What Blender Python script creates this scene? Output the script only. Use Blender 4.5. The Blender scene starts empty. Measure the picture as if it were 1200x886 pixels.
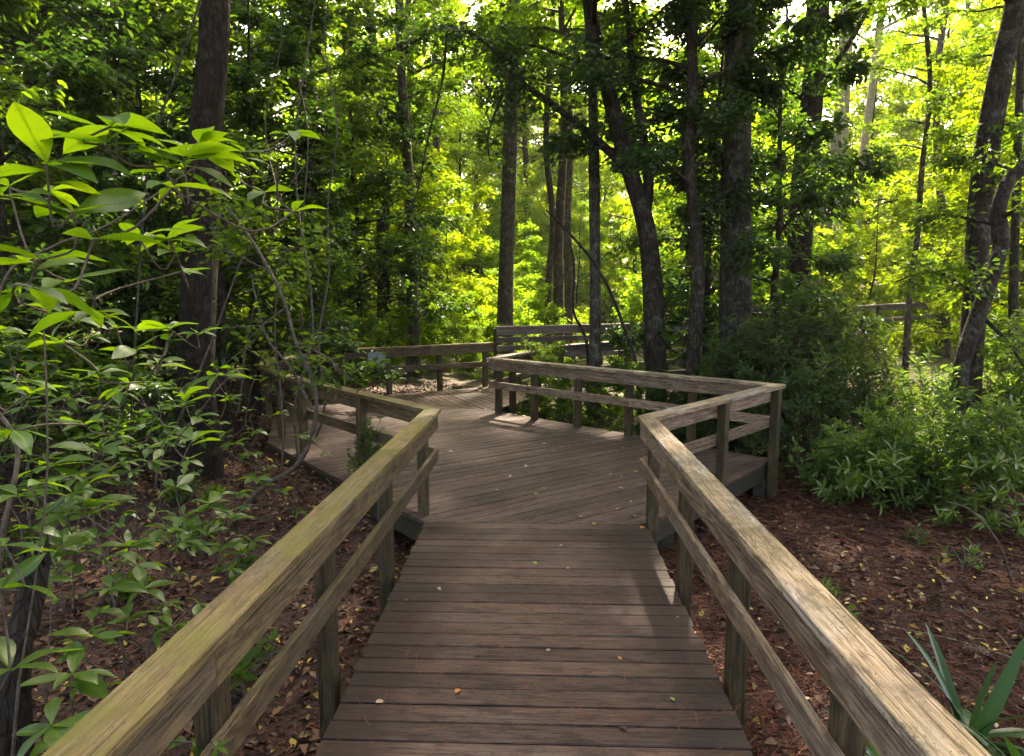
import bpy, bmesh, math, random
import numpy as np
from mathutils import Vector, Matrix

R = math.radians
sc = bpy.context.scene
col = sc.collection

# ------------------------------------------------------------------ camera
CAM_H = 1.95
PITCH, YAW, FPX = 7.477, 1.988, 800.0          # focal length in pixels of a 1200 px wide frame
cam_d = bpy.data.cameras.new('camera')
cam_d.sensor_width = 36.0
cam_d.lens = 36.0 * FPX / 1200.0
cam_d.clip_start = 0.05
cam_d.clip_end = 800.0
cam = bpy.data.objects.new('camera', cam_d)
cam.location = (0, 0, CAM_H)
cam.rotation_euler = (R(90 - PITCH), 0, R(YAW))
col.objects.link(cam)
sc.camera = cam

# ------------------------------------------------------------------ light
SUN_EL, SUN_AZ = 48.0, 14.0                     # azimuth clockwise from +Y (the way the path runs)
world = bpy.data.worlds.new('World')
sc.world = world
world.use_nodes = True
wn = world.node_tree
sky = wn.nodes.new('ShaderNodeTexSky')
sky.sky_type = 'NISHITA'
sky.sun_disc = False
sky.sun_elevation = R(SUN_EL)
sky.sun_rotation = R(SUN_AZ)
sky.air_density = 1.0
sky.dust_density = 5.0
sky.ozone_density = 0.6
bg = wn.nodes['Background']
bg.inputs['Strength'].default_value = 0.115
wn.links.new(sky.outputs[0], bg.inputs[0])
sun_d = bpy.data.lights.new('sun', 'SUN')
sun_d.energy = 5.0
sun_d.angle = R(2.4)                          # hazy morning sun
sun_d.color = (1.0, 0.93, 0.80)
sun = bpy.data.objects.new('sun', sun_d)
sdir = Vector((math.sin(R(SUN_AZ)) * math.cos(R(SUN_EL)), math.cos(R(SUN_AZ)) * math.cos(R(SUN_EL)), math.sin(R(SUN_EL))))
sun.rotation_euler = sdir.to_track_quat('Z', 'Y').to_euler()
sun.location = sdir * 100
col.objects.link(sun)

vs = sc.view_settings
vs.view_transform = 'Standard'
vs.look = 'None'
vs.exposure = 3.12
vs.gamma = 1.0
vs.use_white_balance = True               # the photograph is balanced for the shade
vs.white_balance_temperature = 7700
vs.white_balance_tint = 17
cy = sc.cycles
cy.use_denoising = True
cy.max_bounces = 8
cy.diffuse_bounces = 5
cy.glossy_bounces = 2
cy.transmission_bounces = 5
cy.transparent_max_bounces = 4
cy.caustics_reflective = False
cy.caustics_refractive = False
cy.sample_clamp_indirect = 6.0

# ------------------------------------------------------------------ placing helper: a sight line taken at a chosen distance
_th, _yw = R(PITCH), R(YAW)
FW = np.array([-math.sin(_yw) * math.cos(_th), math.cos(_yw) * math.cos(_th), -math.sin(_th)])
RT = np.array([math.cos(_yw), math.sin(_yw), 0.0])
UP = np.cross(RT, FW)
def at(x, y, depth):
    """world point seen at photo pixel (x, y) standing `depth` metres ahead"""
    return np.array([0, 0, CAM_H]) + depth * (FW + RT * (x - 600) / FPX - UP * (y - 443) / FPX)

# ------------------------------------------------------------------ objects
def tag(o, label=None, cat=None, group=None, kind=None):
    if label: o['label'] = label
    if cat: o['category'] = cat
    if group: o['group'] = group
    if kind: o['kind'] = kind
    return o
def link(name, data, mat=None, parent=None, loc=None):
    o = bpy.data.objects.new(name, data)
    col.objects.link(o)
    if mat is not None and data is not None and not data.materials:
        data.materials.append(mat)
    if parent is not None: o.parent = parent
    if loc is not None: o.location = loc
    return o
def empty(name, loc=(0, 0, 0), rz=0.0):
    o = bpy.data.objects.new(name, None)
    o.location = loc
    o.rotation_euler = (0, 0, rz)
    o.empty_display_size = 0.2
    col.objects.link(o)
    return o
def copy_tree(o, parent=None):
    c = o.copy()
    col.objects.link(c)
    c.parent = parent
    for ch in list(o.children): copy_tree(ch, c)
    return c
def np_mesh(name, verts, faces, k, smooth=False):
    """verts (N,3), faces (M,k) -> mesh"""
    verts = np.asarray(verts, dtype=np.float32); faces = np.asarray(faces, dtype=np.int32)
    me = bpy.data.meshes.new(name)
    me.vertices.add(len(verts)); me.vertices.foreach_set('co', verts.ravel())
    me.loops.add(faces.size); me.loops.foreach_set('vertex_index', faces.ravel())
    me.polygons.add(len(faces))
    me.polygons.foreach_set('loop_start', np.arange(0, faces.size, k, dtype=np.int32))
    if smooth: me.polygons.foreach_set('use_smooth', np.ones(len(faces), dtype=bool))
    me.update(calc_edges=True)
    return me

# ------------------------------------------------------------------ materials
def new_mat(name):
    m = bpy.data.materials.new(name)
    m.use_nodes = True
    nt = m.node_tree
    for n in list(nt.nodes): nt.nodes.remove(n)
    out = nt.nodes.new('ShaderNodeOutputMaterial')
    return m, nt, out
class N:
    def __init__(s, nt): s.nt = nt
    def node(s, t, **kw):
        n = s.nt.nodes.new(t)
        for k, v in kw.items(): setattr(n, k, v)
        return n
    def put(s, sock, v):
        if isinstance(v, bpy.types.NodeSocket): s.nt.links.new(v, sock)
        else: sock.default_value = v
    def math(s, op, a, b=0.0, clamp=False):
        n = s.node('ShaderNodeMath', operation=op, use_clamp=clamp)
        s.put(n.inputs[0], a); s.put(n.inputs[1], b)
        return n.outputs[0]
    def mix(s, f, a, b, blend='MIX'):
        n = s.node('ShaderNodeMix', data_type='RGBA', blend_type=blend)
        n.clamp_factor = True
        s.put(n.inputs[0], f)
        s.put(n.inputs[6], a if isinstance(a, bpy.types.NodeSocket) else (*a, 1))
        s.put(n.inputs[7], b if isinstance(b, bpy.types.NodeSocket) else (*b, 1))
        return n.outputs[2]
    def noise(s, vec, scale, detail=4, rough=0.55, dist=0.0):
        n = s.node('ShaderNodeTexNoise')
        s.put(n.inputs['Vector'], vec); n.inputs['Scale'].default_value = scale
        n.inputs['Detail'].default_value = detail; n.inputs['Roughness'].default_value = rough
        n.inputs['Distortion'].default_value = dist
        return n.outputs[0]
    def ramp(s, v, lo, hi):
        n = s.node('ShaderNodeMapRange')
        n.interpolation_type = 'SMOOTHSTEP'
        s.put(n.inputs[0], v); n.inputs[1].default_value = lo; n.inputs[2].default_value = hi
        return n.outputs[0]
    def vmul(s, v, xyz):
        n = s.node('ShaderNodeVectorMath', operation='MULTIPLY')
        s.put(n.inputs[0], v); n.inputs[1].default_value = xyz
        return n.outputs[0]
    def vadd(s, v, w):
        n = s.node('ShaderNodeVectorMath', operation='ADD')
        s.put(n.inputs[0], v); s.put(n.inputs[1], w)
        return n.outputs[0]
    def bump(s, h, strength=0.4, dist=0.01):
        n = s.node('ShaderNodeBump')
        n.inputs['Strength'].default_value = strength; n.inputs['Distance'].default_value = dist
        s.put(n.inputs['Height'], h)
        return n.outputs[0]

def wood_mat(name, dark, light, moss=0.0, grey=0.3, stain=0.5, figure=0.55, patch_scale=1.3, moss_col=(0.16, 0.155, 0.03), edge=False):
    """weathered softwood; the board's length is local X"""
    m, nt, out = new_mat(name); n = N(nt)
    tc = n.node('ShaderNodeTexCoord'); oi = n.node('ShaderNodeObjectInfo'); geo = n.node('ShaderNodeNewGeometry')
    seed = n.math('MULTIPLY', oi.outputs['Random'], 61.0)
    cv = n.node('ShaderNodeCombineXYZ')
    for i in range(3): n.put(cv.inputs[i], seed)
    v = n.vadd(tc.outputs['Object'], cv.outputs[0])
    vf = n.vmul(v, (0.55, 5.5, 5.5))
    fig = n.noise(vf, 1.6, 2, 0.4, 0.25)
    rings = n.math('SINE', n.math('MULTIPLY', fig, 95.0))
    rings = n.ramp(rings, -0.5, 1.0)
    vg = n.vmul(v, (1.6, 55.0, 55.0))
    fine = n.noise(vg, 2.2, 5, 0.65)
    grain = n.math('ADD', n.math('MULTIPLY', rings, figure * 0.55), n.math('MULTIPLY', n.ramp(fine, 0.3, 0.72), 1.0 - figure * 0.5))
    c = n.mix(grain, dark, light)
    # knots
    vo = n.node('ShaderNodeTexVoronoi'); n.put(vo.inputs['Vector'], n.vmul(v, (1.3, 5.0, 5.0))); vo.inputs['Scale'].default_value = 0.9
    knot = n.ramp(vo.outputs['Distance'], 0.14, 0.05)
    c = n.mix(n.math('MULTIPLY', knot, 0.7), c, (dark[0] * .35, dark[1] * .3, dark[2] * .3))
    # sun-greyed patches
    g = n.noise(n.vmul(v, (0.8, 3.5, 3.5)), 1.7, 4, 0.6)
    lum = (light[0] + light[1] + light[2]) / 3
    c = n.mix(n.math('MULTIPLY', n.ramp(g, 0.45, 0.7), grey), c, (lum * 1.15, lum * 1.08, lum * 1.03))
    # dark damp stains cross the boards
    pos = geo.outputs['Position']
    st = n.noise(pos, patch_scale, 5, 0.62)
    c = n.mix(n.math('MULTIPLY', n.ramp(st, 0.5, 0.72), stain), c, (dark[0] * .4, dark[1] * .4, dark[2] * .42))
    sp = n.noise(n.vmul(v, (12, 30, 30)), 3.0, 3, 0.6)
    c = n.mix(n.math('MULTIPLY', n.ramp(sp, 0.61, 0.68), 0.75), c, (0.02, 0.018, 0.015))
    if edge:   # feet keep the middle of the path clean; dirt and algae stay along both sides
        ex = n.node('ShaderNodeSeparateXYZ'); n.put(ex.inputs[0], pos)
        en = n.math('ADD', n.math('ABSOLUTE', ex.outputs[0]), n.math('MULTIPLY', n.noise(pos, 2.4, 5, 0.65), 0.55))
        c = n.mix(n.math('MULTIPLY', n.ramp(en, 0.66, 1.08), 0.78), c, (dark[0] * .45, dark[1] * .48, dark[2] * .45))
    ck = n.noise(n.vmul(v, (0.9, 42.0, 42.0)), 3.0, 2, 0.5, 0.15)
    ckf = n.math('MULTIPLY', n.ramp(ck, 0.60, 0.66), 0.8)
    c = n.mix(ckf, c, (dark[0] * .22, dark[1] * .2, dark[2] * .2))
    mil = n.noise(n.vmul(v, (2.2, 7.0, 7.0)), 3.2, 7, 0.75)
    c = n.mix(n.math('MULTIPLY', n.ramp(mil, 0.49, 0.60), stain * .9), c, (dark[0] * .5, dark[1] * .52, dark[2] * .55))
    if moss > 0:
        nz = n.node('ShaderNodeSeparateXYZ'); n.put(nz.inputs[0], geo.outputs['Normal'])
        upf = n.math('ADD', n.math('MULTIPLY', n.ramp(nz.outputs[2], 0.2, 0.9), 0.75), 0.25)
        mn = n.noise(n.vmul(v, (1.0, 2.0, 2.0)), 2.6, 6, 0.7)
        mf = n.math('MULTIPLY', n.math('MULTIPLY', n.ramp(mn, 0.36, 0.66), upf), moss)
        c = n.mix(mf, c, moss_col)
    hsv = n.node('ShaderNodeHueSaturation')
    n.put(hsv.inputs['Color'], c)
    n.put(hsv.inputs['Value'], n.math('ADD', n.math('MULTIPLY', oi.outputs['Random'], 0.65), 0.68))
    b = n.node('ShaderNodeBsdfPrincipled')
    n.put(b.inputs['Base Color'], hsv.outputs[0])
    n.put(b.inputs['Roughness'], n.math('ADD', n.math('MULTIPLY', fine, 0.3), 0.5))
    b.inputs['Specular IOR Level'].default_value = 0.35
    h = n.math('ADD', n.math('MULTIPLY', grain, 0.6), n.math('MULTIPLY', fine, 0.8))
    h = n.math('SUBTRACT', h, n.math('MULTIPLY', ckf, 0.9))
    n.put(b.inputs['Normal'], n.bump(h, 0.75, 0.005))
    nt.links.new(b.outputs[0], out.inputs[0])
    return m

def leaf_mat(name, c1, c2, tcol, trans=0.45, gloss=0.12, rough=0.38, vein=False, odd=None):
    m, nt, out = new_mat(name); n = N(nt)
    geo = n.node('ShaderNodeNewGeometry'); oi = n.node('ShaderNodeObjectInfo')
    rnd = oi.outputs['Random'] if vein else geo.outputs['Random Per Island']
    f2 = n.math('FRACT', n.math('MULTIPLY', rnd, 17.37))
    c = n.mix(rnd, c1, c2)
    t = n.mix(f2, (tcol[0] * .65, tcol[1] * .75, tcol[2] * .8), (tcol[0] * 1.25, tcol[1] * 1.1, tcol[2]))
    if odd:
        of = n.math('GREATER_THAN', f2, 1.0 - odd[1])
        c = n.mix(of, c, odd[0]); t = n.mix(of, t, odd[0])
    if not vein:
        hv = n.node('ShaderNodeHueSaturation'); n.put(hv.inputs['Color'], c)
        n.put(hv.inputs['Value'], n.math('ADD', n.math('MULTIPLY', oi.outputs['Random'], 0.5), 0.75)); c = hv.outputs[0]
    else:
        tc = n.node('ShaderNodeTexCoord')
        sx = n.node('ShaderNodeSeparateXYZ'); n.put(sx.inputs[0], tc.outputs['Object'])
        ay = n.math('ABSOLUTE', sx.outputs[1])
        mid = n.ramp(ay, 0.028, 0.006)
        side = n.math('SINE', n.math('MULTIPLY', n.math('SUBTRACT', sx.outputs[0], n.math('MULTIPLY', ay, 0.9)), 62.0))
        side = n.ramp(side, 0.82, 1.0)
        ve = n.math('MAXIMUM', n.math('MULTIPLY', mid, 0.9), n.math('MULTIPLY', side, 0.5))
        c = n.mix(ve, c, (c2[0] * 2.2, c2[1] * 1.8, c2[2] * 1.6))
        bl = n.noise(n.vadd(tc.outputs['Object'], geo.outputs['Position']), 9.0, 3)
        c = n.mix(n.math('MULTIPLY', n.ramp(bl, 0.45, 0.75), 0.35), c, (c1[0] * .6, c1[1] * .6, c1[2] * .6))
        sv = n.vadd(n.vmul(tc.outputs['Object'], (1, 1, 1)), n.vmul(geo.outputs['Position'], (.7, .7, .7)))
        sf = n.math('MULTIPLY', n.ramp(n.noise(sv, 7.0, 4, 0.7), 0.64, 0.70), 0.8)
        c = n.mix(sf, c, (0.10, 0.065, 0.02)); t = n.mix(sf, t, (0.12, 0.07, 0.01))
        t = n.mix(n.math('MULTIPLY', ve, 0.7), t, (tcol[0] * .5, tcol[1] * .55, tcol[2] * .4))
    d = n.node('ShaderNodeBsdfDiffuse'); n.put(d.inputs[0], c)
    tr = n.node('ShaderNodeBsdfTranslucent'); n.put(tr.inputs[0], t)
    mx = n.node('ShaderNodeMixShader'); mx.inputs[0].default_value = trans
    nt.links.new(d.outputs[0], mx.inputs[1]); nt.links.new(tr.outputs[0], mx.inputs[2])
    gl = n.node('ShaderNodeBsdfGlossy'); gl.inputs['Roughness'].default_value = rough
    gl.inputs['Color'].default_value = (0.9, 0.95, 1.0, 1)
    lw = n.node('ShaderNodeLayerWeight'); lw.inputs[0].default_value = 0.3
    gf = n.math('MULTIPLY', n.math('ADD', n.math('MULTIPLY', lw.outputs['Fresnel'], 1.0), 0.12), gloss, True)
    m2 = n.node('ShaderNodeMixShader'); n.put(m2.inputs[0], gf)
    nt.links.new(mx.outputs[0], m2.inputs[1]); nt.links.new(gl.outputs[0], m2.inputs[2])
    nt.links.new(m2.outputs[0], out.inputs[0])
    return m

def bark_mat(name, dark, light, lichen=0.0, scale=1.0, lichen_col=(0.17, 0.185, 0.145)):
    m, nt, out = new_mat(name); n = N(nt)
    tc = n.node('ShaderNodeTexCoord'); oi = n.node('ShaderNodeObjectInfo'); geo = n.node('ShaderNodeNewGeometry')
    p = geo.outputs['Position']
    v = n.vmul(p, (1.0, 1.0, 0.22))
    a = n.noise(v, 26 * scale, 5, 0.65, 0.3)
    b2 = n.noise(p, 3.0, 4, 0.6)
    vo = n.node('ShaderNodeTexVoronoi', feature='DISTANCE_TO_EDGE'); n.put(vo.inputs['Vector'], v); vo.inputs['Scale'].default_value = 32 * scale
    crack = n.ramp(vo.outputs[0], 0.0, 0.16)
    f = n.math('MULTIPLY', n.ramp(a, 0.3, 0.7), n.math('ADD', n.math('MULTIPLY', crack, 0.65), 0.35))
    c = n.mix(f, dark, light)
    if lichen > 0:
        l = n.ramp(n.noise(p, 7.0, 6, 0.7), 0.5, 0.64)
        c = n.mix(n.math('MULTIPLY', l, lichen), c, lichen_col)
        mo = n.ramp(n.noise(p, 2.2, 5, 0.7), 0.52, 0.7)
        c = n.mix(n.math('MULTIPLY', mo, lichen * 0.7), c, (0.05, 0.075, 0.02))
    c = n.mix(n.math('MULTIPLY', n.ramp(b2, 0.45, 0.7), 0.4), c, (dark[0] * .7, dark[1] * .7, dark[2] * .7))
    hv = n.node('ShaderNodeHueSaturation'); n.put(hv.inputs['Color'], c)
    n.put(hv.inputs['Value'], n.math('ADD', n.math('MULTIPLY', oi.outputs['Random'], 0.5), 0.75))
    b = n.node('ShaderNodeBsdfPrincipled'); n.put(b.inputs['Base Color'], hv.outputs[0])
    b.inputs['Roughness'].default_value = 0.85
    b.inputs['Specular IOR Level'].default_value = 0.2
    n.put(b.inputs['Normal'], n.bump(n.math('ADD', n.math('MULTIPLY', crack, 0.7), a), 0.8, 0.02))
    nt.links.new(b.outputs[0], out.inputs[0])
    return m

def simple_mat(name, c1, c2, scale=20, rough=0.8, bump=0.3, island=False):
    m, nt, out = new_mat(name); n = N(nt)
    geo = n.node('ShaderNodeNewGeometry')
    f = n.noise(geo.outputs['Position'], scale, 5, 0.65)
    g = geo.outputs['Random Per Island'] if island else n.ramp(f, 0.35, 0.7)
    c = n.mix(g, c1, c2)
    b = n.node('ShaderNodeBsdfPrincipled'); n.put(b.inputs['Base Color'], c)
    b.inputs['Roughness'].default_value = rough
    n.put(b.inputs['Normal'], n.bump(f, bump, 0.01))
    nt.links.new(b.outputs[0], out.inputs[0])
    return m

def litter_mat(name, stops, rough=0.7, tr=0.15):
    """each little piece takes one colour of the ramp"""
    m, nt, out = new_mat(name); n = N(nt)
    geo = n.node('ShaderNodeNewGeometry')
    cr = n.node('ShaderNodeValToRGB'); cr.color_ramp.interpolation = 'LINEAR'
    els = cr.color_ramp.elements
    while len(els) < len(stops): els.new(0.5)
    for e, (p, c) in zip(els, stops): e.position = p; e.color = (*c, 1)
    n.put(cr.inputs[0], geo.outputs['Random Per Island'])
    b = n.node('ShaderNodeBsdfPrincipled'); n.put(b.inputs['Base Color'], cr.outputs[0])
    b.inputs['Roughness'].default_value = rough
    b.inputs['Specular IOR Level'].default_value = 0.3
    nt.links.new(b.outputs[0], out.inputs[0])
    return m

M = {}
M['plank'] = wood_mat('deck_wood', (0.036, 0.0195, 0.0135), (0.145, 0.085, 0.061), moss=0.10, grey=0.30, stain=0.75, figure=0.35, patch_scale=1.1, moss_col=(0.035, 0.03, 0.016))
M['path_plank'] = wood_mat('path_wood', (0.036, 0.0185, 0.0120), (0.140, 0.079, 0.055), moss=0.10, grey=0.25, stain=0.8, figure=0.4, patch_scale=1.1, moss_col=(0.035, 0.03, 0.016), edge=True)
M['rail'] = wood_mat('rail_wood', (0.085, 0.052, 0.022), (0.29, 0.205, 0.095), moss=0.9, grey=0.35, stain=0.6, figure=0.25, patch_scale=2.8, moss_col=(0.120, 0.118, 0.012))
M['side'] = wood_mat('rail_side_wood', (0.052, 0.034, 0.017), (0.185, 0.128, 0.066), moss=0.35, grey=0.2, stain=0.5, figure=0.75, patch_scale=2.3, moss_col=(0.085, 0.085, 0.012))
M['rail_right'] = wood_mat('bleached_rail_wood', (0.11, 0.066, 0.036), (0.48, 0.365, 0.235), moss=0.38, grey=0.6, stain=0.7, figure=0.25, patch_scale=3.0, moss_col=(0.13, 0.11, 0.03))
M['side_right'] = wood_mat('pinkish_rail_wood', (0.095, 0.055, 0.032), (0.39, 0.27, 0.175), moss=0.15, grey=0.25, stain=0.45, figure=0.8, patch_scale=2.4, moss_col=(0.12, 0.095, 0.03))
M['post'] = wood_mat('post_wood', (0.034, 0.023, 0.010), (0.135, 0.092, 0.040), moss=0.42, grey=0.2, stain=0.6, figure=0.6, patch_scale=2.0, moss_col=(0.040, 0.046, 0.012))
M['damp'] = wood_mat('damp_wood', (0.014, 0.013, 0.008), (0.050, 0.042, 0.024), moss=0.7, grey=0.1, stain=0.7, figure=0.5, patch_scale=2.0, moss_col=(0.022, 0.030, 0.008))
M['old'] = wood_mat('grey_wood', (0.065, 0.048, 0.042), (0.22, 0.18, 0.16), moss=0.15, grey=0.6, stain=0.4, figure=0.4)
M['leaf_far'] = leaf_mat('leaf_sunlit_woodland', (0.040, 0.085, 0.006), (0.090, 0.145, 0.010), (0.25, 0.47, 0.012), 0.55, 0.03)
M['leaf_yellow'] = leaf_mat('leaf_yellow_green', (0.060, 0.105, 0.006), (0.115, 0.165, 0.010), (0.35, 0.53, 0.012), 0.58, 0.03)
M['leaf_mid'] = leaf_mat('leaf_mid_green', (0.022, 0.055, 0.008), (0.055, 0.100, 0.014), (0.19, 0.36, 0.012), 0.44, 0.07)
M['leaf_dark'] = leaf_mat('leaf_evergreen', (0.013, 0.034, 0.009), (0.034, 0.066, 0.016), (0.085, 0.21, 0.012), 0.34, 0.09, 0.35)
M['leaf_big'] = leaf_mat('leaf_broad', (0.028, 0.080, 0.013), (0.062, 0.130, 0.018), (0.27, 0.50, 0.012), 0.47, 0.035, 0.40, vein=True)
M['leaf_shrub'] = leaf_mat('leaf_narrow', (0.040, 0.085, 0.016), (0.095, 0.150, 0.030), (0.20, 0.36, 0.035), 0.36, 0.08, 0.38)
M['leaf_shrub_one'] = leaf_mat('leaf_narrow_single', (0.045, 0.090, 0.018), (0.10, 0.155, 0.032), (0.24, 0.38, 0.03), 0.38, 0.08, 0.38, vein=True)
M['leaf_fine'] = leaf_mat('leaf_fine_olive', (0.022, 0.046, 0.012), (0.095, 0.140, 0.045), (0.17, 0.28, 0.03), 0.32, 0.06, 0.4)
M['leaf_strap'] = leaf_mat('leaf_strap', (0.016, 0.050, 0.016), (0.036, 0.080, 0.024), (0.12, 0.28, 0.03), 0.25, 0.07, 0.35, vein=False)
M['bark'] = bark_mat('bark_brown', (0.0165, 0.0121, 0.0088), (0.0633, 0.0484, 0.0363), 0.35)
M['bark_red'] = bark_mat('bark_red_brown', (0.0085, 0.0055, 0.004), (0.040, 0.025, 0.017), 0.15)
M['bark_black'] = bark_mat('bark_rotten_black', (0.007, 0.005, 0.004), (0.030, 0.022, 0.016), 0.1)
M['bark_grey'] = bark_mat('bark_grey_ridged', (0.0220, 0.0187, 0.0154), (0.1045, 0.0908, 0.0743), 0.65, 0.8)
M['bark_pale'] = bark_mat('bark_pale', (0.20, 0.165, 0.12), (0.46, 0.40, 0.31), 0.3)
M['bark_far'] = bark_mat('bark_woodland', (0.0330, 0.0252, 0.0192), (0.1140, 0.0930, 0.0690), 0.4)
M['twig'] = simple_mat('twig_bark', (0.035, 0.026, 0.018), (0.11, 0.085, 0.06), 30)
M['dead_wood'] = simple_mat('dead_twig', (0.09, 0.055, 0.03), (0.24, 0.17, 0.10), 25)
M['litter'] = litter_mat('leaf_litter', [(0.0, (0.018, 0.009, 0.006)), (0.35, (0.050, 0.022, 0.013)), (0.6, (0.092, 0.042, 0.024)), (0.8, (0.145, 0.078, 0.045)), (0.93, (0.20, 0.13, 0.08)), (0.97, (0.38, 0.27, 0.05)), (1.0, (0.42, 0.33, 0.08))])
M['straw'] = litter_mat('pine_straw', [(0.0, (0.026, 0.008, 0.005)), (0.4, (0.078, 0.021, 0.010)), (0.75, (0.145, 0.044, 0.020)), (1.0, (0.23, 0.09, 0.04))])
M['fallen'] = litter_mat('fallen_leaf_mix', [(0.0, (0.30, 0.10, 0.02)), (0.3, (0.38, 0.20, 0.05)), (0.55, (0.36, 0.28, 0.05)), (0.8, (0.22, 0.28, 0.05)), (1.0, (0.45, 0.38, 0.28))])
M['sign'] = simple_mat('sign_panel_grey', (0.10, 0.11, 0.11), (0.16, 0.17, 0.165), 8, 0.45, 0.05)
M['cone'] = simple_mat('pine_cone_scale', (0.06, 0.032, 0.018), (0.20, 0.13, 0.08), 60, island=True)

def ground_mat():
    m, nt, out = new_mat('forest_soil'); n = N(nt)
    geo = n.node('ShaderNodeNewGeometry'); p = geo.outputs['Position']
    a = n.noise(p, 14, 6, 0.7); b = n.noise(p, 1.1, 4, 0.6); d = n.noise(p, 70, 4, 0.7)
    c = n.mix(n.ramp(a, 0.3, 0.7), (0.018, 0.010, 0.007), (0.070, 0.034, 0.022))
    c = n.mix(n.math('MULTIPLY', n.ramp(d, 0.5, 0.75), 0.5), c, (0.17, 0.095, 0.055))
    sx = n.node('ShaderNodeSeparateXYZ'); n.put(sx.inputs[0], p)
    far = n.ramp(n.math('ADD', sx.outputs[1], n.math('MULTIPLY', b, 8.0)), 15.0, 26.0)
    c = n.mix(far, c, n.mix(n.ramp(a, 0.35, 0.65), (0.05, 0.055, 0.015), (0.11, 0.12, 0.03)))
    s = n.node('ShaderNodeBsdfPrincipled'); n.put(s.inputs['Base Color'], c); s.inputs['Roughness'].default_value = 0.9
    n.put(s.inputs['Normal'], n.bump(n.math('ADD', a, d), 0.9, 0.03))
    nt.links.new(s.outputs[0], out.inputs[0])
    return m
M['ground'] = ground_mat()

# ------------------------------------------------------------------ ground
def sstep(a, b, x):
    t = np.clip((x - a) / (b - a), 0, 1); return t * t * (3 - 2 * t)
def gz(x, y):
    x = np.asarray(x, float); y = np.asarray(y, float)
    z = -0.42 + 0.27 * sstep(7.5, 10.5, y) * sstep(0.5, -2.5, x)
    z = z + 0.33 * sstep(5.2, 6.8, y) * sstep(-1.0, -1.7, x) * (1 - sstep(7.5, 10.5, y)) + 0.06 * sstep(7.5, 10.5, y) * sstep(0.5, -2.5, x)
    z = z + 0.10 * sstep(5.5, 12, np.abs(x)) + 1.6 * sstep(22, 75, np.hypot(x, y))
    z = z + 0.035 * np.sin(x * 1.7 + 0.6 * y) * np.cos(y * 1.3 - 0.4 * x) + 0.02 * np.sin(x * 4.1 + 1) * np.sin(y * 3.7)
    near = (x > -5.2) & (x < 3.2) & (y < 14)
    return np.where(near, np.minimum(z, -0.06), z)
def build_ground():
    def axis(lo, hi):
        a = np.concatenate([np.linspace(lo, -14, 40)[:-1], np.linspace(-14, 14, 141), np.linspace(14, hi, 40)[1:]])
        return a
    xs = axis(-160, 160); ys = axis(-160, 160) + 0.0
    X, Y = np.meshgrid(xs, ys)
    V = np.stack([X.ravel(), Y.ravel(), gz(X, Y).ravel()], 1)
    nx = len(xs); i = np.arange(nx - 1); j = np.arange(len(ys) - 1)
    a = (j[:, None] * nx + i[None]).ravel()
    F = np.stack([a, a + 1, a + 1 + nx, a + nx], 1)
    o = link('ground', np_mesh('ground', V, F, 4, True), M['ground'])
    tag(o, 'brown forest floor of soil, leaf litter and pine straw', 'ground', kind='structure')
build_ground()

# ------------------------------------------------------------------ boards
def board_mesh(pts_bottom, pts_top, bev=0.005):
    """prism from two matching rings of points"""
    bm = bmesh.new()
    b = [bm.verts.new(p) for p in pts_bottom]; t = [bm.verts.new(p) for p in pts_top]
    k = len(b)
    bm.faces.new(list(reversed(b))); bm.faces.new(t)
    for i in range(k): bm.faces.new((b[i], b[(i + 1) % k], t[(i + 1) % k], t[i]))
    bmesh.ops.recalc_face_normals(bm, faces=bm.faces)
    if bev > 0: bmesh.ops.bevel(bm, geom=list(bm.edges), offset=bev, segments=1, affect='EDGES', clamp_overlap=True)
    me = bpy.data.meshes.new('board'); bm.to_mesh(me); bm.free()
    return me
def board(name, ring, z0, z1, ang, mat, parent, bev=0.005):
    """ring: plan outline (world XY) with optional per-point z added; local X runs along ang"""
    c, s = math.cos(ang), math.sin(ang)
    ox = sum(p[0] for p in ring) / len(ring); oy = sum(p[1] for p in ring) / len(ring)
    loc = [((p[0] - ox) * c + (p[1] - oy) * s, -(p[0] - ox) * s + (p[1] - oy) * c, p[2] if len(p) > 2 else 0.0) for p in ring]
    me = board_mesh([(x, y, z0 + z) for x, y, z in loc], [(x, y, z1 + z) for x, y, z in loc], bev)
    o = link(name, me, mat, parent, (ox, oy, 0)); o.rotation_euler = (0, 0, ang)
    return o
rng = random.Random(7)

# approach path: boards across the way
path = tag(empty('boardwalk_path'), 'straight boardwalk of dark weathered planks laid crosswise', 'boardwalk', kind='structure')
PITCHW = 0.133
y = -2.4
plank_meshes = []
for k in range(6):
    w = PITCHW - 0.009
    L = 1.86 + rng.uniform(-.012, .012)
    plank_meshes.append(board_mesh([(-L/2, -w/2, -.038), (L/2, -w/2, -.038), (L/2, w/2, -.038), (-L/2, w/2, -.038)],
                                   [(-L/2, -w/2, 0), (L/2, -w/2, 0), (L/2, w/2, 0), (-L/2, w/2, 0)], 0.004))
nail_mat = simple_mat('rusty_nail', (0.012, 0.008, 0.006), (0.045, 0.026, 0.018), 80, .6, .1)
for me in plank_meshes:
    bm = bmesh.new(); bm.from_mesh(me)
    for nx in (-.86, -.02, .86):
        for ny in (-.036, .036):
            jx, jy = nx + rng.uniform(-.012, .012), ny + rng.uniform(-.006, .006)
            vs_ = [bm.verts.new((jx + .0045 * math.cos(q * 1.0472), jy + .0045 * math.sin(q * 1.0472), .0006)) for q in range(6)]
            bm.faces.new(vs_).material_index = 1
    bm.to_mesh(me); bm.free(); me.materials.append(M['path_plank']); me.materials.append(nail_mat)
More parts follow.
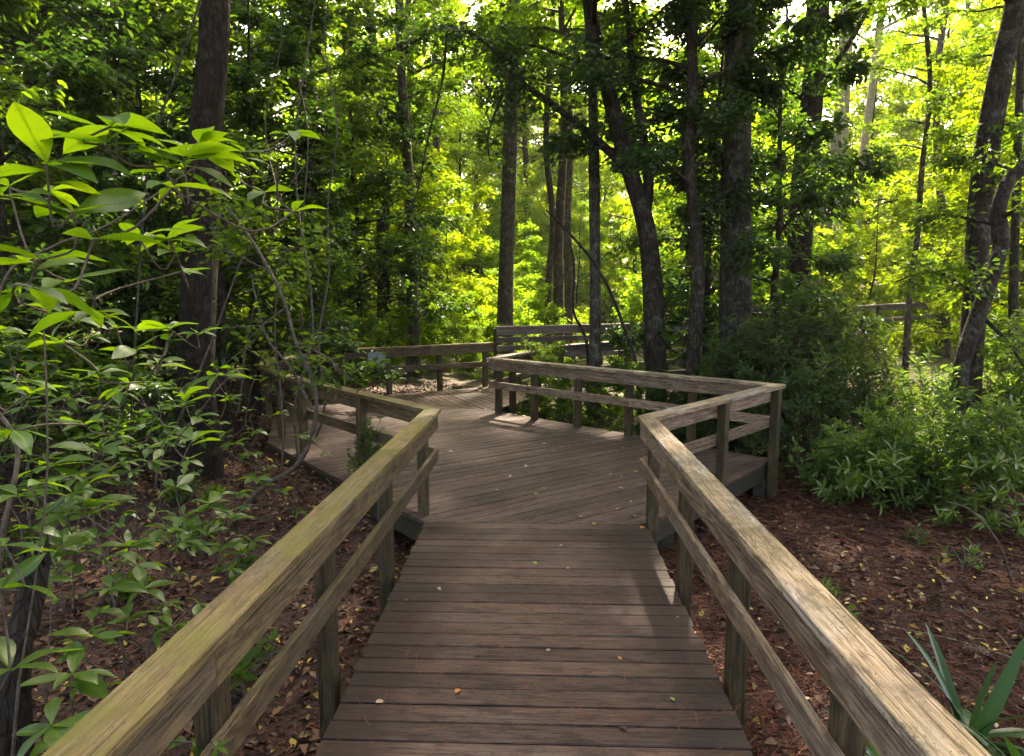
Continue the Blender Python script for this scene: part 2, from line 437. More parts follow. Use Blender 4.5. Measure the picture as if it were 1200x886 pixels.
while y < 5.50:
    o = link('plank', plank_meshes[rng.randrange(6)], M['path_plank'], path, (rng.uniform(-.008, .008), y, rng.uniform(-.002, .002)))
    o.rotation_euler = (rng.uniform(-.008, .008), 0, rng.uniform(-.002, .002) + (math.pi if rng.random() < .5 else 0))
    y += PITCHW
PATH_END = y - PITCHW / 2
for sx in (-1, 1):
    board('joist', [(sx * .84, -2.4), (sx * .88, -2.4), (sx * .88, PATH_END - .05), (sx * .84, PATH_END - .05)], -.20, -.042, math.pi / 2, M['damp'], path)

def clip_half(poly, nx, ny, d):
    """keep nx*x+ny*y <= d"""
    out = []
    for i in range(len(poly)):
        a, b = poly[i], poly[(i + 1) % len(poly)]
        da = nx * a[0] + ny * a[1] - d; db = nx * b[0] + ny * b[1] - d
        if da <= 0: out.append(a)
        if (da < 0 < db) or (db < 0 < da):
            t = da / (da - db); out.append((a[0] + (b[0] - a[0]) * t, a[1] + (b[1] - a[1]) * t))
    return out
def planked(root, poly, ang, mat, zfun=None, pitch=PITCHW, special=None):
    ux, uy = math.cos(ang), math.sin(ang); vx, vy = -uy, ux
    ds = [vx * p[0] + vy * p[1] for p in poly]
    d = min(ds) + 0.03; k = 0
    while d < max(ds):
        w = pitch - 0.009
        ring = clip_half(clip_half(poly, vx, vy, d + w), -vx, -vy, -d)
        # drop doubled points
        rr = []
        for p in ring:
            if not rr or math.hypot(p[0] - rr[-1][0], p[1] - rr[-1][1]) > .004: rr.append(p)
        if len(rr) > 2 and math.hypot(rr[0][0] - rr[-1][0], rr[0][1] - rr[-1][1]) < .004: rr.pop()
        if len(rr) >= 3:
            area = abs(sum(rr[i][0] * rr[(i + 1) % len(rr)][1] - rr[(i + 1) % len(rr)][0] * rr[i][1] for i in range(len(rr)))) / 2
            if area > 0.01:
                dz = rng.uniform(-.002, .002)
                if zfun: rr = [(p[0], p[1], zfun(*p) + dz) for p in rr]
                else: rr = [(p[0], p[1], dz) for p in rr]
                m = mat if not (special and k in special) else special[k]
                board('plank', rr, -.038, 0.0, ang, m, root, 0.004)
        d += pitch; k += 1

E5 = PATH_END + .004
P2 = [(-.93, E5), (.93, E5), (2.74, 7.80), (-.70, 10.85), (-3.45, 11.92), (-4.05, 10.3), (-3.42, 8.42)]
P3 = [(-.69, 10.862), (.12, 12.35), (-.78, 13.62), (-3.44, 11.935)]
plat = tag(empty('boardwalk_platform'), 'wide boardwalk platform of diagonal planks between the railings', 'boardwalk', kind='structure')
planked(plat, P2, R(36), M['plank'])
planked(plat, P3, R(116), M['plank'])
# fascia boards round the platform edge
def fascia(root, a, b, z0=-.225, z1=-.042, zf=None, mat=None):
    ax, ay = a; bx, by = b
    L = math.hypot(bx - ax, by - ay); ux, uy = (bx - ax) / L, (by - ay) / L; nx, ny = uy, -ux
    t = .038; e = -.02
    ring = [(ax - nx * e * 0 - nx * .05, ay - ny * .05), (bx - nx * .05, by - ny * .05), (bx - nx * (.05 - t), by - ny * (.05 - t)), (ax - nx * (.05 - t), ay - ny * (.05 - t))]
    if zf: ring = [(p[0], p[1], zf(*p)) for p in ring]
    board('fascia_board', ring, z0, z1, math.atan2(uy, ux), mat or M['damp'], root)
for i in (1, 2, 6): fascia(plat, P2[i], P2[(i + 1) % len(P2)])
fascia(plat, P3[0], P3[1])
for (px, py) in ((2.55, 7.7), (1.2, 6.1), (1.2, 9.0), (-.6, 10.6), (-2.6, 7.8), (-.8, 5.2), (.8, 5.2), (.8, 2.8), (-.8, 2.8)):
    board('support_post', [(px - .07, py - .07), (px + .07, py - .07), (px + .07, py + .07), (px - .07, py + .07)], -.7, -.21, 0, M['damp'], plat)
# pale boards let into the platform beside the ramp
# leg that leaves behind the trees, climbing gently
def zramp(x, y): return 0.40 * float(sstep(0.0, 6.5, np.array(x)))
P4 = [(.13, 12.36), (5.4, 13.95), (4.9, 15.35), (-.77, 13.63)]
ramp = tag(empty('boardwalk_ramp'), 'boardwalk leg of grey planks climbing behind the slender trees', 'boardwalk', kind='structure')
planked(ramp, P4, R(106), M['old'], zramp)
# ------------------------------------------------------------------ railings
def offset_poly(pts, d):
    """offset plan polyline to the left by d with mitred corners"""
    out = []
    n = len(pts)
    for i in range(n):
        def seg(a, b):
            L = math.hypot(b[0] - a[0], b[1] - a[1]); return ((b[0] - a[0]) / L, (b[1] - a[1]) / L)
        if i == 0: u = seg(pts[0], pts[1]); out.append((pts[i][0] - u[1] * d, pts[i][1] + u[0] * d)); continue
        if i == n - 1: u = seg(pts[-2], pts[-1]); out.append((pts[i][0] - u[1] * d, pts[i][1] + u[0] * d)); continue
        u = seg(pts[i - 1], pts[i]); v = seg(pts[i], pts[i + 1])
        n1 = (-u[1], u[0]); n2 = (-v[1], v[0])
        k = 1 + n1[0] * n2[0] + n1[1] * n2[1]
        out.append((pts[i][0] + (n1[0] + n2[0]) * d / k, pts[i][1] + (n1[1] + n2[1]) * d / k))
    return out
def lerp(a, b, t): return tuple(a[i] + (b[i] - a[i]) * t for i in range(len(a)))
def railing(label, pts, inner, posts, joints=None, mats=('rail', 'side', 'post'), zcap=.878, boards=((.69, .838), (.40, .51)), capw=.148, post_deep=.6, side_joint=None):
    """pts: [(x, y, zdeck)], inner: +1 the walkway lies left of the run, -1 right; posts: {segment: [fractions]}"""
    root = tag(empty('railing', (pts[0][0], pts[0][1], 0)), label, 'railing')
    off = Vector((pts[0][0], pts[0][1], 0))
    made = []
    p2 = [(p[0], p[1]) for p in pts]
    Lp, Rp = offset_poly(p2, capw / 2), offset_poly(p2, -capw / 2)
    s = inner
    bo, bi = offset_poly(p2, s * (capw / 2 - .062)), offset_poly(p2, s * (capw / 2 - .026))   # side board back and face
    for i in range(len(pts) - 1):
        a, b = pts[i], pts[i + 1]
        ang = math.atan2(b[1] - a[1], b[0] - a[0]); L = math.hypot(b[0] - a[0], b[1] - a[1])
        cuts = [0.0] + list((joints or {}).get(i, [])) + [1.0]
        for t0, t1 in zip(cuts[:-1], cuts[1:]):
            g0 = 0.0012 / L
            e0 = t0 + g0; e1 = t1 - g0
            z0 = a[2] + (b[2] - a[2]) * e0; z1 = a[2] + (b[2] - a[2]) * e1
            jz = rng.uniform(-.002, .002)
            ring = [(*lerp(Rp[i], Rp[i + 1], e0), z0 + jz), (*lerp(Rp[i], Rp[i + 1], e1), z1 + jz), (*lerp(Lp[i], Lp[i + 1], e1), z1 + jz), (*lerp(Lp[i], Lp[i + 1], e0), z0 + jz)]
            made.append(board('cap_rail', ring, zcap - .040, zcap, ang, M[mats[0]], root, .004))
        sj = [0.0] + list((side_joint or joints or {}).get(i, [])) + [1.0]
        for kb, (zb0, zb1) in enumerate(boards):
            for t0, t1 in zip(sj[:-1], sj[1:]):
                e0, e1 = t0 + .0012 / L, t1 - .0012 / L
                z0 = a[2] + (b[2] - a[2]) * e0; z1 = a[2] + (b[2] - a[2]) * e1
                A, B = (bo, bi) if s > 0 else (bi, bo)
                ring = [(*lerp(A[i], A[i + 1], e0), z0), (*lerp(A[i], A[i + 1], e1), z1), (*lerp(B[i], B[i + 1], e1), z1), (*lerp(B[i], B[i + 1], e0), z0)]
                made.append(board('side_board' if kb == 0 else 'mid_rail', ring, zb0, min(zb1, zcap - .041), ang, M[mats[1]], root, .004))
        for t in posts.get(i, []):
            c = lerp(a, b, t)
            u = (math.cos(ang), math.sin(ang)); nrm = (-u[1] * s, u[0] * s)
            q = capw / 2 - .063 - .045
            cx, cyy = c[0] + nrm[0] * q, c[1] + nrm[1] * q
            h = .0445
            ring = [(cx + (-u[0] - u[1]) * h, cyy + (-u[1] + u[0]) * h), (cx + (u[0] - u[1]) * h, cyy + (u[1] + u[0]) * h), (cx + (u[0] + u[1]) * h, cyy + (u[1] - u[0]) * h), (cx + (-u[0] + u[1]) * h, cyy + (-u[1] - u[0]) * h)]
            zt = c[2] + zcap - .041
            # posts stand upright: local X of the grain runs up, so the mesh is built lying and turned
            hh = zt + post_deep
            me = board_mesh([(0, -h, -h), (hh, -h, -h), (hh, h, -h), (0, h, -h)], [(0, -h, h), (hh, -h, h), (hh, h, h), (0, h, h)], .006)
            o = link('post', me, M[mats[2]], root, (cx, cyy, -post_deep)); o.rotation_euler = (0, -math.pi / 2, ang)
            o.rotation_euler = (Matrix.Rotation(ang, 3, 'Z') @ Matrix.Rotation(-math.pi / 2, 3, 'Y')).to_euler()
            made.append(o)
    for o in made: o.location = Vector(o.location) - off
    return root

XC = .964
def ypost(y0, ys, L): return [(q - y0) / L for q in ys]
LP = [(-1.19, -2.4, 0), (-.925, 6.02, 0), (-3.05, 8.28, 0), (-3.95, 9.9, -.10), (-5.2, 12.1, -.30)]
railing('mossy left hand wooden railing bordering the path, bending at a corner post toward the leafy thicket'.replace('left hand ', ''), LP, -1,
        {0: ypost(-2.4, (-1.15, -.05, 1.0, 2.1, 3.22, 4.42, 5.72), 8.42), 1: [.40, .86], 2: [.30, .95], 3: [.5, .98]},
        joints={0: [.40, .815]}, side_joint={0: [.52], 1: [], 2: []})
RPts = [(1.03, -2.4, 0), (.94, 5.72, 0), (2.72, 7.72, 0), (-.68, 10.60, 0), (.10, 12.15, 0)]
railing('bleached wooden railing zigzagging from the path round the platform to the ramp', RPts, 1,
        {0: ypost(-2.4, (-1.15, -.05, 1.0, 2.08, 3.22, 4.35, 5.52), 8.12), 1: [.50, .97], 2: [.235, .44, .63, .81, .975], 3: [.35, .9]},
        joints={0: [.42, .885], 2: [.46, .78]}, side_joint={0: [.47, .86], 2: [.42]}, mats=('rail_right', 'side_right', 'post'))
CPts = [(-4.45, 11.35, -.18), (-3.50, 12.02, 0), (-.86, 13.62, 0)]
railing('low mossy railing closing off the back edge of the platform', CPts, -1, {0: [.1, .9], 1: [.30, .63, .95]}, joints={1: [.55]})
IPts = [(-.80, 13.72, .0), (2.5, 14.70, .03), (4.95, 15.50, .08)]
railing('tall parapet railing with stacked horizontal boards along the ramp', IPts, -1, {0: [.0, .33, .66, .99], 1: [.5, .97]}, joints={0: [.5]},
        mats=('old', 'old', 'post'), zcap=1.19, boards=((1.02, 1.148), (.86, .97), (.70, .80), (.53, .63)))
KPts = [(.24, 12.30, .02), (4.4, 13.57, .25), (5.35, 13.86, .28)]
railing('sun-bleached railing on the near edge of the ramp behind the shrubs', KPts, 1, {0: [.05, .35, .65, .95], 1: [.9]}, mats=('old', 'old', 'post'), zcap=.90, boards=((.72, .85), (.34, .46), (.12, .24)))
a = at(872, 357, 18.5); b = at(948, 361, 19.5); c = at(1100, 353, 22)
railing('distant pale handrail of the boardwalk seen between far trunks', [(a[0], a[1], a[2] - 1), (b[0], b[1], b[2] - 1), (c[0], c[1], c[2] - 1)], 1, {0: [.1, .5, .9], 1: [.25, .5, .75, 1]},
        mats=('old', 'old', 'post'), zcap=1.0, boards=((.80, .95), (.45, .57), (.1, .22)), post_deep=1.2)

# small grey notice fixed to the back railing
def build_sign():
    c = np.array(lerp(CPts[1], CPts[2], .21)); ang = math.atan2(1.6, 2.64)
    root = tag(empty('notice_sign', (c[0], c[1], 0), ang), 'small grey blank notice panel fixed to the back railing', 'sign')
    me = board_mesh([(-.16, -.13, .52), (.16, -.13, .52), (.16, -.118, .52), (-.16, -.118, .52)], [(-.16, -.09, .80), (.16, -.09, .80), (.16, -.078, .80), (-.16, -.078, .80)], .003)
    link('panel', me, M['sign'], root)
    for x in (-.1, .1):
        link('bracket', board_mesh([(x - .012, -.118, .60), (x + .012, -.118, .60), (x + .012, -.02, .60), (x - .012, -.02, .60)], [(x - .012, -.106, .63), (x + .012, -.106, .63), (x + .012, -.02, .63), (x - .012, -.02, .63)], .002), M['post'], root)
build_sign()

# ------------------------------------------------------------------ plant geometry in numpy
def tube(pts, radii, sides=7, wob=0.0, seed=0):
    pts = np.asarray(pts, float); radii = np.asarray(radii, float)
    n = len(pts)
    t = np.gradient(pts, axis=0); t /= np.linalg.norm(t, axis=1)[:, None] + 1e-9
    ref = np.array([0.31, 0.17, 0.94]) if abs(t[0][2]) < 0.8 else np.array([0.95, 0.3, 0.05])
    u = np.cross(t, ref); u /= np.linalg.norm(u, axis=1)[:, None] + 1e-9
    v = np.cross(t, u)
    a = np.linspace(0, 2 * np.pi, sides, endpoint=False)
    rr = radii[:, None] * np.ones(sides)[None]
    if wob:
        rs = np.random.RandomState(seed); ph = rs.rand(4) * 6.28
        s = np.linspace(0, 1, n)[:, None] * n * 0.5
        rr = rr * (1 + wob * (np.sin(3 * a[None] + ph[0] + s) * .5 + np.sin(5 * a[None] + ph[1] - s * 1.3) * .35 + np.sin(s * 1.7 + ph[2]) * .4))
    V = pts[:, None] + rr[..., None] * (np.cos(a)[None, :, None] * u[:, None] + np.sin(a)[None, :, None] * v[:, None])
    V = V.reshape(-1, 3)
    i = np.arange(n - 1)[:, None] * sides; j = np.arange(sides)[None]
    F = np.stack([i + j, i + (j + 1) % sides, i + sides + (j + 1) % sides, i + sides + j], -1).reshape(-1, 4)
    # pointed end
    V = np.vstack([V, pts[-1] + t[-1] * radii[-1]])
    k = len(V) - 1; b = (n - 1) * sides
    cap = np.array([[b + q, b + (q + 1) % sides, k, k] for q in range(sides)])
    return V, F, cap
class Geo:
    def __init__(s): s.V = []; s.F = []; s.n = 0
    def add(s, V, F):
        s.V.append(V); s.F.append(np.asarray(F) + s.n); s.n += len(V)
    def tube(s, pts, radii, sides=7, wob=0.0, seed=0):
        V, F, cap = tube(pts, radii, sides, wob, seed)
        s.add(V, F)                                   # the tip is left open: it ends thinner than a pixel
    def twigs(s, a, b, r):
        """straight three-sided twigs from a to b (N,3)"""
        a = np.asarray(a); b = np.asarray(b); d = b - a
        d = d / (np.linalg.norm(d, axis=1)[:, None] + 1e-9)
        u = np.cross(d, np.array([.2, .5, .84])); u /= np.linalg.norm(u, axis=1)[:, None] + 1e-9
        v = np.cross(d, u)
        V = []
        for base, rr in ((a, r), (b, r * .4)):
            for k in range(3):
                an = k * 2.094; V.append(base + rr * (math.cos(an) * u + math.sin(an) * v))
        n = len(a); V = np.stack(V, 1).reshape(-1, 3)
        o = np.arange(n)[:, None] * 6
        F = np.stack([o + np.array(q)[None] for q in ([0, 1, 4, 3], [1, 2, 5, 4], [2, 0, 3, 5])], 1).reshape(-1, 4)
        s.add(V, F)
    def mesh(s, name): return np_mesh(name, np.vstack(s.V), np.vstack(s.F), 4, True)
def leaf_cloud(rs, pos, d, length, width, fine=False, flat=0.75, curl=0.12):
    """leaves: pos (N,3) base, d (N,3) direction; blade faces roughly up. Two quads (fine) or two triangles per leaf"""
    n = len(pos)
    d = d / (np.linalg.norm(d, axis=1)[:, None] + 1e-9)
    up = np.array([0, 0, 1.0]) * flat + rs.normal(0, .5, (n, 3))
    s = np.cross(d, up); s /= np.linalg.norm(s, axis=1)[:, None] + 1e-9
    nr = np.cross(s, d)
    L = length[:, None]; W = width[:, None]
    fold = nr * W * .28
    tip = pos + d * L - nr * L * curl
    if fine:
        m1 = pos + d * L * .30; m2 = pos + d * L * .68 - nr * L * curl * .45
        V = np.stack([pos, m1 + s * W * .42 + fold, m2 + s * W * .44 + fold, tip, m2 - s * W * .44 + fold, m1 - s * W * .42 + fold], 1).reshape(-1, 3)
        o = np.arange(n)[:, None] * 6
        F = np.stack([o + np.array([0, 1, 2, 3])[None], o + np.array([0, 3, 4, 5])[None]], 1).reshape(-1, 4)
        return V, F, 4
    m = pos + d * L * .45
    V = np.stack([pos, m + s * W * .5 + fold, tip, m - s * W * .5 + fold], 1).reshape(-1, 3)
    o = np.arange(n)[:, None] * 4
    F = np.stack([o + np.array([0, 1, 2])[None], o + np.array([0, 2, 3])[None]], 1).reshape(-1, 3)
    return V, F, 3
def unit(v): return v / (np.linalg.norm(v, axis=-1, keepdims=True) + 1e-9)

def spray_leaves(rs, a, b, per, llen, wr, fine, droop=.25, spread=.10, flat=.75):
    """leaves along straight twigs a->b, alternating sides"""
    n = len(a)
    t = rs.rand(n, per) ** .75
    p = a[:, None] + (b - a)[:, None] * t[..., None]
    ax = unit(b - a)[:, None] * np.ones((1, per, 1))
    side = unit(np.cross(ax, np.array([0, 0, 1.0]))) * np.where(rs.rand(n, per, 1) < .5, -1, 1)
    d = ax * .55 + side * rs.uniform(.4, 1.1, (n, per, 1)) + rs.normal(0, .22, (n, per, 3)) + np.array([0, 0, -droop])
    p = p + rs.normal(0, spread, (n, per, 3)) * np.array([1, 1, .6])
    p = p.reshape(-1, 3); d = d.reshape(-1, 3)
    L = llen * rs.uniform(.6, 1.25, len(p))
    return leaf_cloud(rs, p, d, L, L * wr * rs.uniform(.8, 1.2, len(p)), fine, flat)

def make_tree_meshes(seed, H, r0, z0, limb, n_limb, n_twig, per, llen, wr=.5, fine=False, lean=(0, 0), trunk_pts=None, trunk_r=None,
                     up=.35, twig=.30, top_taper=.6, spread=.10, sides=9, wob=.08, extra=None, flat=.75, low=.75):
    """returns (trunk mesh, crown mesh); coordinates from the tree's foot"""
    rs = np.random.RandomState(seed)
    g = Geo()
    if trunk_pts is None:
        n = 12
        s = np.linspace(0, 1, n)
        w = np.cumsum(rs.normal(0, .022, (n, 2)), 0) * H * .25; w -= w[0]
        trunk_pts = np.stack([lean[0] * s * H + w[:, 0], lean[1] * s * H + w[:, 1], s * H], 1)
        trunk_pts[0, 2] -= .25
        trunk_r = r0 * (1 - .88 * s ** .9); trunk_r[0] *= 1.35
    trunk_pts = np.asarray(trunk_pts, float)
    g.tube(trunk_pts, trunk_r, sides, wob, seed)
    cum = np.concatenate([[0], np.cumsum(np.linalg.norm(np.diff(trunk_pts, axis=0), axis=1))])
    def on(zf):
        s = zf * cum[-1]
        return np.array([np.interp(s, cum, trunk_pts[:, k]) for k in range(3)]), np.interp(s, cum, trunk_r)
    A, B = [], []
    az = rs.rand() * 6.28
    for i in range(n_limb):
        f = (i + rs.rand() * .8) / n_limb
        hf = z0 + (1 - z0) * f * .98
        az += 2.4 + rs.normal(0, .4)
        p, tr = on(hf)
        L = limb * (low + (1 - low) * min(1, f * 3)) * (1 - top_taper * max(0, f - .35)) * rs.uniform(.7, 1.2)
        dz = up + .5 * f + rs.normal(0, .12)
        d = np.array([math.cos(az), math.sin(az), dz]); d /= np.linalg.norm(d)
        m = 6; s = np.linspace(0, 1, m)
        sag = np.stack([rs.normal(0, .05, m) * s * L, rs.normal(0, .05, m) * s * L, -.22 * L * s ** 2 + rs.normal(0, .03, m) * L * s], 1)
        pts = p + d[None] * (s * L)[:, None] + sag
        rl = max(.008, min(tr * .5, .02 * L))
        g.tube(pts, rl * (1 - .8 * s), 5)
        tt = rs.uniform(.22, 1.0, n_twig) ** .8
        st = np.stack([np.interp(tt, s, pts[:, k]) for k in range(3)], 1)
        ld = unit(np.array([d[0], d[1], 0]))
        sd = np.array([-ld[1], ld[0], 0])
        td = ld[None] * rs.uniform(.2, 1, (n_twig, 1)) + sd[None] * rs.uniform(-1, 1, (n_twig, 1)) + np.array([0, 0, 1]) * rs.normal(.05, .3, (n_twig, 1))
        en = st + unit(td) * (L * twig * rs.uniform(.5, 1.2, (n_twig, 1)) * (1.15 - .5 * tt[:, None]))
        A.append(st); B.append(en)
    if extra is not None:
        for (pts, r_a, r_b, ntw, tl) in extra:
            pts = np.asarray(pts, float); s = np.linspace(0, 1, len(pts))
            g.tube(pts, r_a + (r_b - r_a) * s, 7, .06, seed + 3)
            if ntw:
                tt = rs.uniform(.15, 1, ntw); st = np.stack([np.interp(tt, s, pts[:, k]) for k in range(3)], 1)
                td = rs.normal(0, 1, (ntw, 3)) * np.array([1, 1, .45])
                A.append(st); B.append(st + unit(td) * tl * rs.uniform(.5, 1.2, (ntw, 1)))
    trunk = None; crown = None
    if A:
        A = np.vstack(A); B = np.vstack(B)
        g.twigs(A, B, .006 if llen < .2 else .01)
        V, F, k = spray_leaves(rs, A, B, per, llen, wr, fine, spread=spread, flat=flat)
        crown = np_mesh('crown', V, F, k, False)
    return g.mesh('trunk'), crown

def tree_obj(name, label, meshes, mats, loc, group=None, cat='tree', rz=0.0, crown_name='crown', trunk_name='trunk'):
    root = tag(empty(name, loc, rz), label, cat, group)
    link(trunk_name, meshes[0], M[mats[0]], root)
    if meshes[1]:
        c = link(crown_name, meshes[1], M[mats[1]], root)
    return root
def foot(x, y): return (x, y, float(gz(x, y)))

# ------------------------------------------------------------------ standing trees the eye can name
def px_trunk(pts, depth, base_depth_off=0.0):
    """sight-line polyline from foot to top -> world points at about one distance, foot dropped to the ground"""
    W = [at(x, y, depth + (q[0] if q else 0)) for x, y, *q in pts]
    W = np.array(W)
    f = W[0].copy(); f[2] = float(gz(f[0], f[1]))
    return W, f
def smooth_path(P, n=22):
    P = np.asarray(P, float); s = np.concatenate([[0], np.cumsum(np.linalg.norm(np.diff(P, axis=0), axis=1))]); s /= s[-1]
    # Catmull-Rom through the points
    t = np.linspace(0, 1, n); out = []
    for q in t:
        i = min(max(np.searchsorted(s, q) - 1, 0), len(P) - 2)
        p0, p1, p2, p3 = P[max(i - 1, 0)], P[i], P[i + 1], P[min(i + 2, len(P) - 1)]
        u = (q - s[i]) / (s[i + 1] - s[i] + 1e-9)
        out.append(.5 * ((2 * p1) + (p2 - p0) * u + (2 * p0 - 5 * p1 + 4 * p2 - p3) * u * u + (3 * p1 - p0 - 3 * p2 + p3) * u ** 3))
    return np.array(out)
def hero(name, label, pts, depth, r0, r1, H, bark, leaf, seed, branches=(), z0=.5, limb=2.6, n_limb=16, n_twig=12, per=34, llen=.10, fine=False, sides=14, wob=.10, **kw):
    """pts: sight-line points up the visible trunk; above the frame the trunk goes on to height H"""
    W, f = px_trunk(pts, depth)
    P = [f - np.array([0, 0, .3])] + list(W[1:])
    last = W[-1]; dirn = unit(W[-1] - W[-2])
    if last[2] - f[2] < H:
        k = (H - (last[2] - f[2]))
        P += [last + (dirn * .5 + np.array([0, 0, .5])) * k * .5, last + (dirn * .3 + np.array([0, 0, .7])) * k]
    P = smooth_path(np.array(P), 30) - f
    s = np.linspace(0, 1, len(P))
    rad = r0 + (r1 - r0) * s
    rad[0] *= 1.7; rad[1] *= 1.4; rad[2] *= 1.12
    ex = []
    for bpts, ra, rb, ntw, tl in branches:
        bw = np.array([at(x, y, depth + (q[0] if q else 0)) for x, y, *q in bpts]) - f
        ex.append((smooth_path(bw, 16), ra, rb, ntw, tl))
    ms = make_tree_meshes(seed, H, r0, z0, limb, n_limb, n_twig, per, llen, fine=fine, trunk_pts=P, trunk_r=rad, extra=ex, sides=sides, wob=wob, **kw)
    return tree_obj(name, label, ms, (bark, leaf), tuple(f))

hero('tree', 'stout dark red-brown trunk rising from the litter beside the mossy railing',
     [(233, 590), (232, 420), (236, 250), (243, 120), (252, 0)], 7.4, .195, .10, 15, 'bark_red', 'leaf_mid', 11, z0=.38, limb=3.4, n_limb=20, n_twig=12, per=30, llen=.11, fine=True)
hero('tree', 'leaning forked trunk with a long bough arching over the platform',
     [(771, 470), (768, 400), (762, 300), (752, 245), (736, 195), (716, 120), (700, 50), (690, 0)], 10.6, .185, .06, 10, 'bark', 'leaf_dark', 12,
     branches=[([(738, 200), (700, 165), (655, 128), (610, 95), (570, 50), (530, 30), (505, 35), (470, 60)], .075, .015, 60, .8),
               ([(756, 252), (760, 215), (752, 150), (742, 90), (736, 20), (725, -60)], .09, .03, 50, .9),
               ([(600, 92), (585, 120), (572, 160), (574, 190)], .025, .008, 10, .5),
               ([(524, 31), (519, 90), (501, 165), (489, 225), (472, 262), (455, 290)], .022, .007, 6, .4)],
     z0=.45, limb=2.2, n_limb=22, n_twig=14, per=26, llen=.11, fine=True)
hero('tree', 'thin straight trunk inside the railed corner beside the parapet',
     [(697, 470), (697, 380), (697, 250), (695, 120), (689, 0)], 11.3, .105, .05, 13, 'bark_grey', 'leaf_mid', 13, z0=.48, limb=4.0, n_limb=28, n_twig=18, per=34, llen=.15)
hero('tree', 'slim trunk behind the back railing reaching straight up',
     [(592, 420), (592, 375), (595, 250), (599, 120), (602, 0)], 17.5, .21, .12, 18, 'bark_far', 'leaf_far', 14, z0=.5, limb=3.5, n_limb=18, per=26, llen=.13)
hero('tree', 'crooked slender trunk standing close against the wide grey trunk',
     [(806, 480), (812, 420), (818, 330), (814, 250), (806, 180), (812, 90), (806, 0)], 10.2, .115, .055, 9, 'bark', 'leaf_dark', 15,
     branches=[([(815, 245), (835, 236), (856, 222), (880, 190)], .055, .02, 24, .6)], z0=.4, limb=2.0, n_limb=20, n_twig=14, per=28, llen=.10, fine=True)
hero('tree', 'wide grey ridged trunk behind the corner of the zigzag railing',
     [(861, 500), (861, 420), (862, 300), (864, 160), (868, 0)], 10.4, .235, .17, 18, 'bark_grey', 'leaf_mid', 16, z0=.42, limb=4.6, n_limb=36, n_twig=22, per=44, llen=.17)
hero('tree', 'tall dark brown trunk with a high fork and ivy sprays',
     [(933, 430), (935, 330), (942, 220), (952, 110), (958, 0)], 14.5, .27, .17, 18, 'bark_red', 'leaf_dark', 17,
     branches=[([(955, 115), (975, 80), (992, 55), (1012, 20), (1030, -20)], .09, .035, 24, 1.0), ([(950, 120), (925, 105), (905, 70)], .05, .02, 16, .7)], z0=.5, limb=3.0, n_limb=16, per=28, llen=.12)
hero('tree', 'bowed grey lichen-marked trunk rising out of the leafy shrubs',
     [(1133, 500), (1138, 420), (1143, 330), (1148, 240), (1160, 150), (1178, 60), (1192, 0)], 9.0, .140, .140, 13, 'bark', 'leaf_mid', 18, z0=.45, limb=4.0, n_limb=26, n_twig=18, per=30, llen=.14)
hero('tree', 'sinuous black stem twisting in front of the bowed grey trunk',
     [(1112, 510), (1126, 440), (1140, 385), (1160, 330), (1174, 285), (1170, 250), (1180, 215), (1204, 192), (1240, 170)], 8.2, .105, .075, 3.6, 'bark', 'leaf_mid', 19,
     branches=[([(1152, 350), (1120, 330), (1090, 318), (1050, 330)], .025, .008, 18, .5), ([(1150, 370), (1180, 400), (1200, 430)], .03, .01, 6, .4)], z0=.7, limb=1.6, n_limb=6, per=24, llen=.10)
# pale trunks in the clearing
for k, (pts, lab) in enumerate([([(953, 400), (958, 330), (966, 270), (974, 215), (985, 100), (990, 0)], 'pale leaning trunk in the bright clearing beyond the handrail'),
                     ([(972, 400), (977, 330), (982, 260), (987, 190), (992, 90), (998, 0)], 'pale straight trunk in the bright clearing, middle of three'),
                     ([(988, 400), (996, 320), (1006, 235), (1014, 165), (1026, 70), (1034, 0)], 'pale slanting trunk in the bright clearing with a bare stem')]):
    hero('tree', lab, pts, 26 + k * 1.3, .21, .12, 19, 'bark_pale', 'leaf_yellow', 30 + k, z0=.55, limb=3.4, n_limb=14, per=22, llen=.15, sides=8)
thin = [([(641, 420), (643, 330), (648, 260), (640, 170), (645, 60), (648, 0)], 19, .11, 'narrow wavy trunk glimpsed above the parapet railing'),
        ([(664, 420), (667, 330), (664, 260), (668, 150), (660, 0)], 21, .16, 'slim brown trunk standing behind the tall parapet'),
        ([(484, 440), (483, 330), (478, 200), (470, 80), (468, 0)], 16, .15, 'dark slender trunk behind the low back railing'),
        ([(447, 440), (448, 330), (446, 200), (440, 80), (432, 0)], 19, .16, 'dusky trunk half hidden in the thicket past the notice'),
        ([(512, 430), (515, 330), (512, 200), (508, 0)], 24, .17, 'far upright trunk between the back railing and bright leaves'),
        ([(1107, 420), (1108, 300), (1100, 200), (1098, 90), (1110, 0)], 22, .14, 'straight far trunk beside the bowed grey tree'),
        ([(1062, 430), (1066, 340), (1075, 280), (1080, 200), (1090, 100), (1082, 0)], 15, .07, 'thin sapling stem crossing the distant handrail'),
        ([(1192, 440), (1188, 330), (1192, 200), (1198, 0)], 13, .09, 'slight stem at the edge of the shrubs'),
        ([(30, 560), (34, 420), (28, 250), (36, 100), (30, 0)], 9.5, .10, 'thin dark stem in the deep thicket'),
        ([(148, 520), (150, 380), (146, 250), (152, 120), (150, 0)], 10.5, .085, 'upright thin stem in the thicket behind the stout trunk'),
        ([(262, 520), (260, 380), (262, 250), (258, 100), (262, 0)], 9.2, .055, 'pole-thin stem close behind the stout red-brown trunk'),
        ([(385, 470), (372, 330), (366, 200), (352, 90), (350, 0)], 14.5, .09, 'slightly tilted stem in the dark thicket by the ramp')]
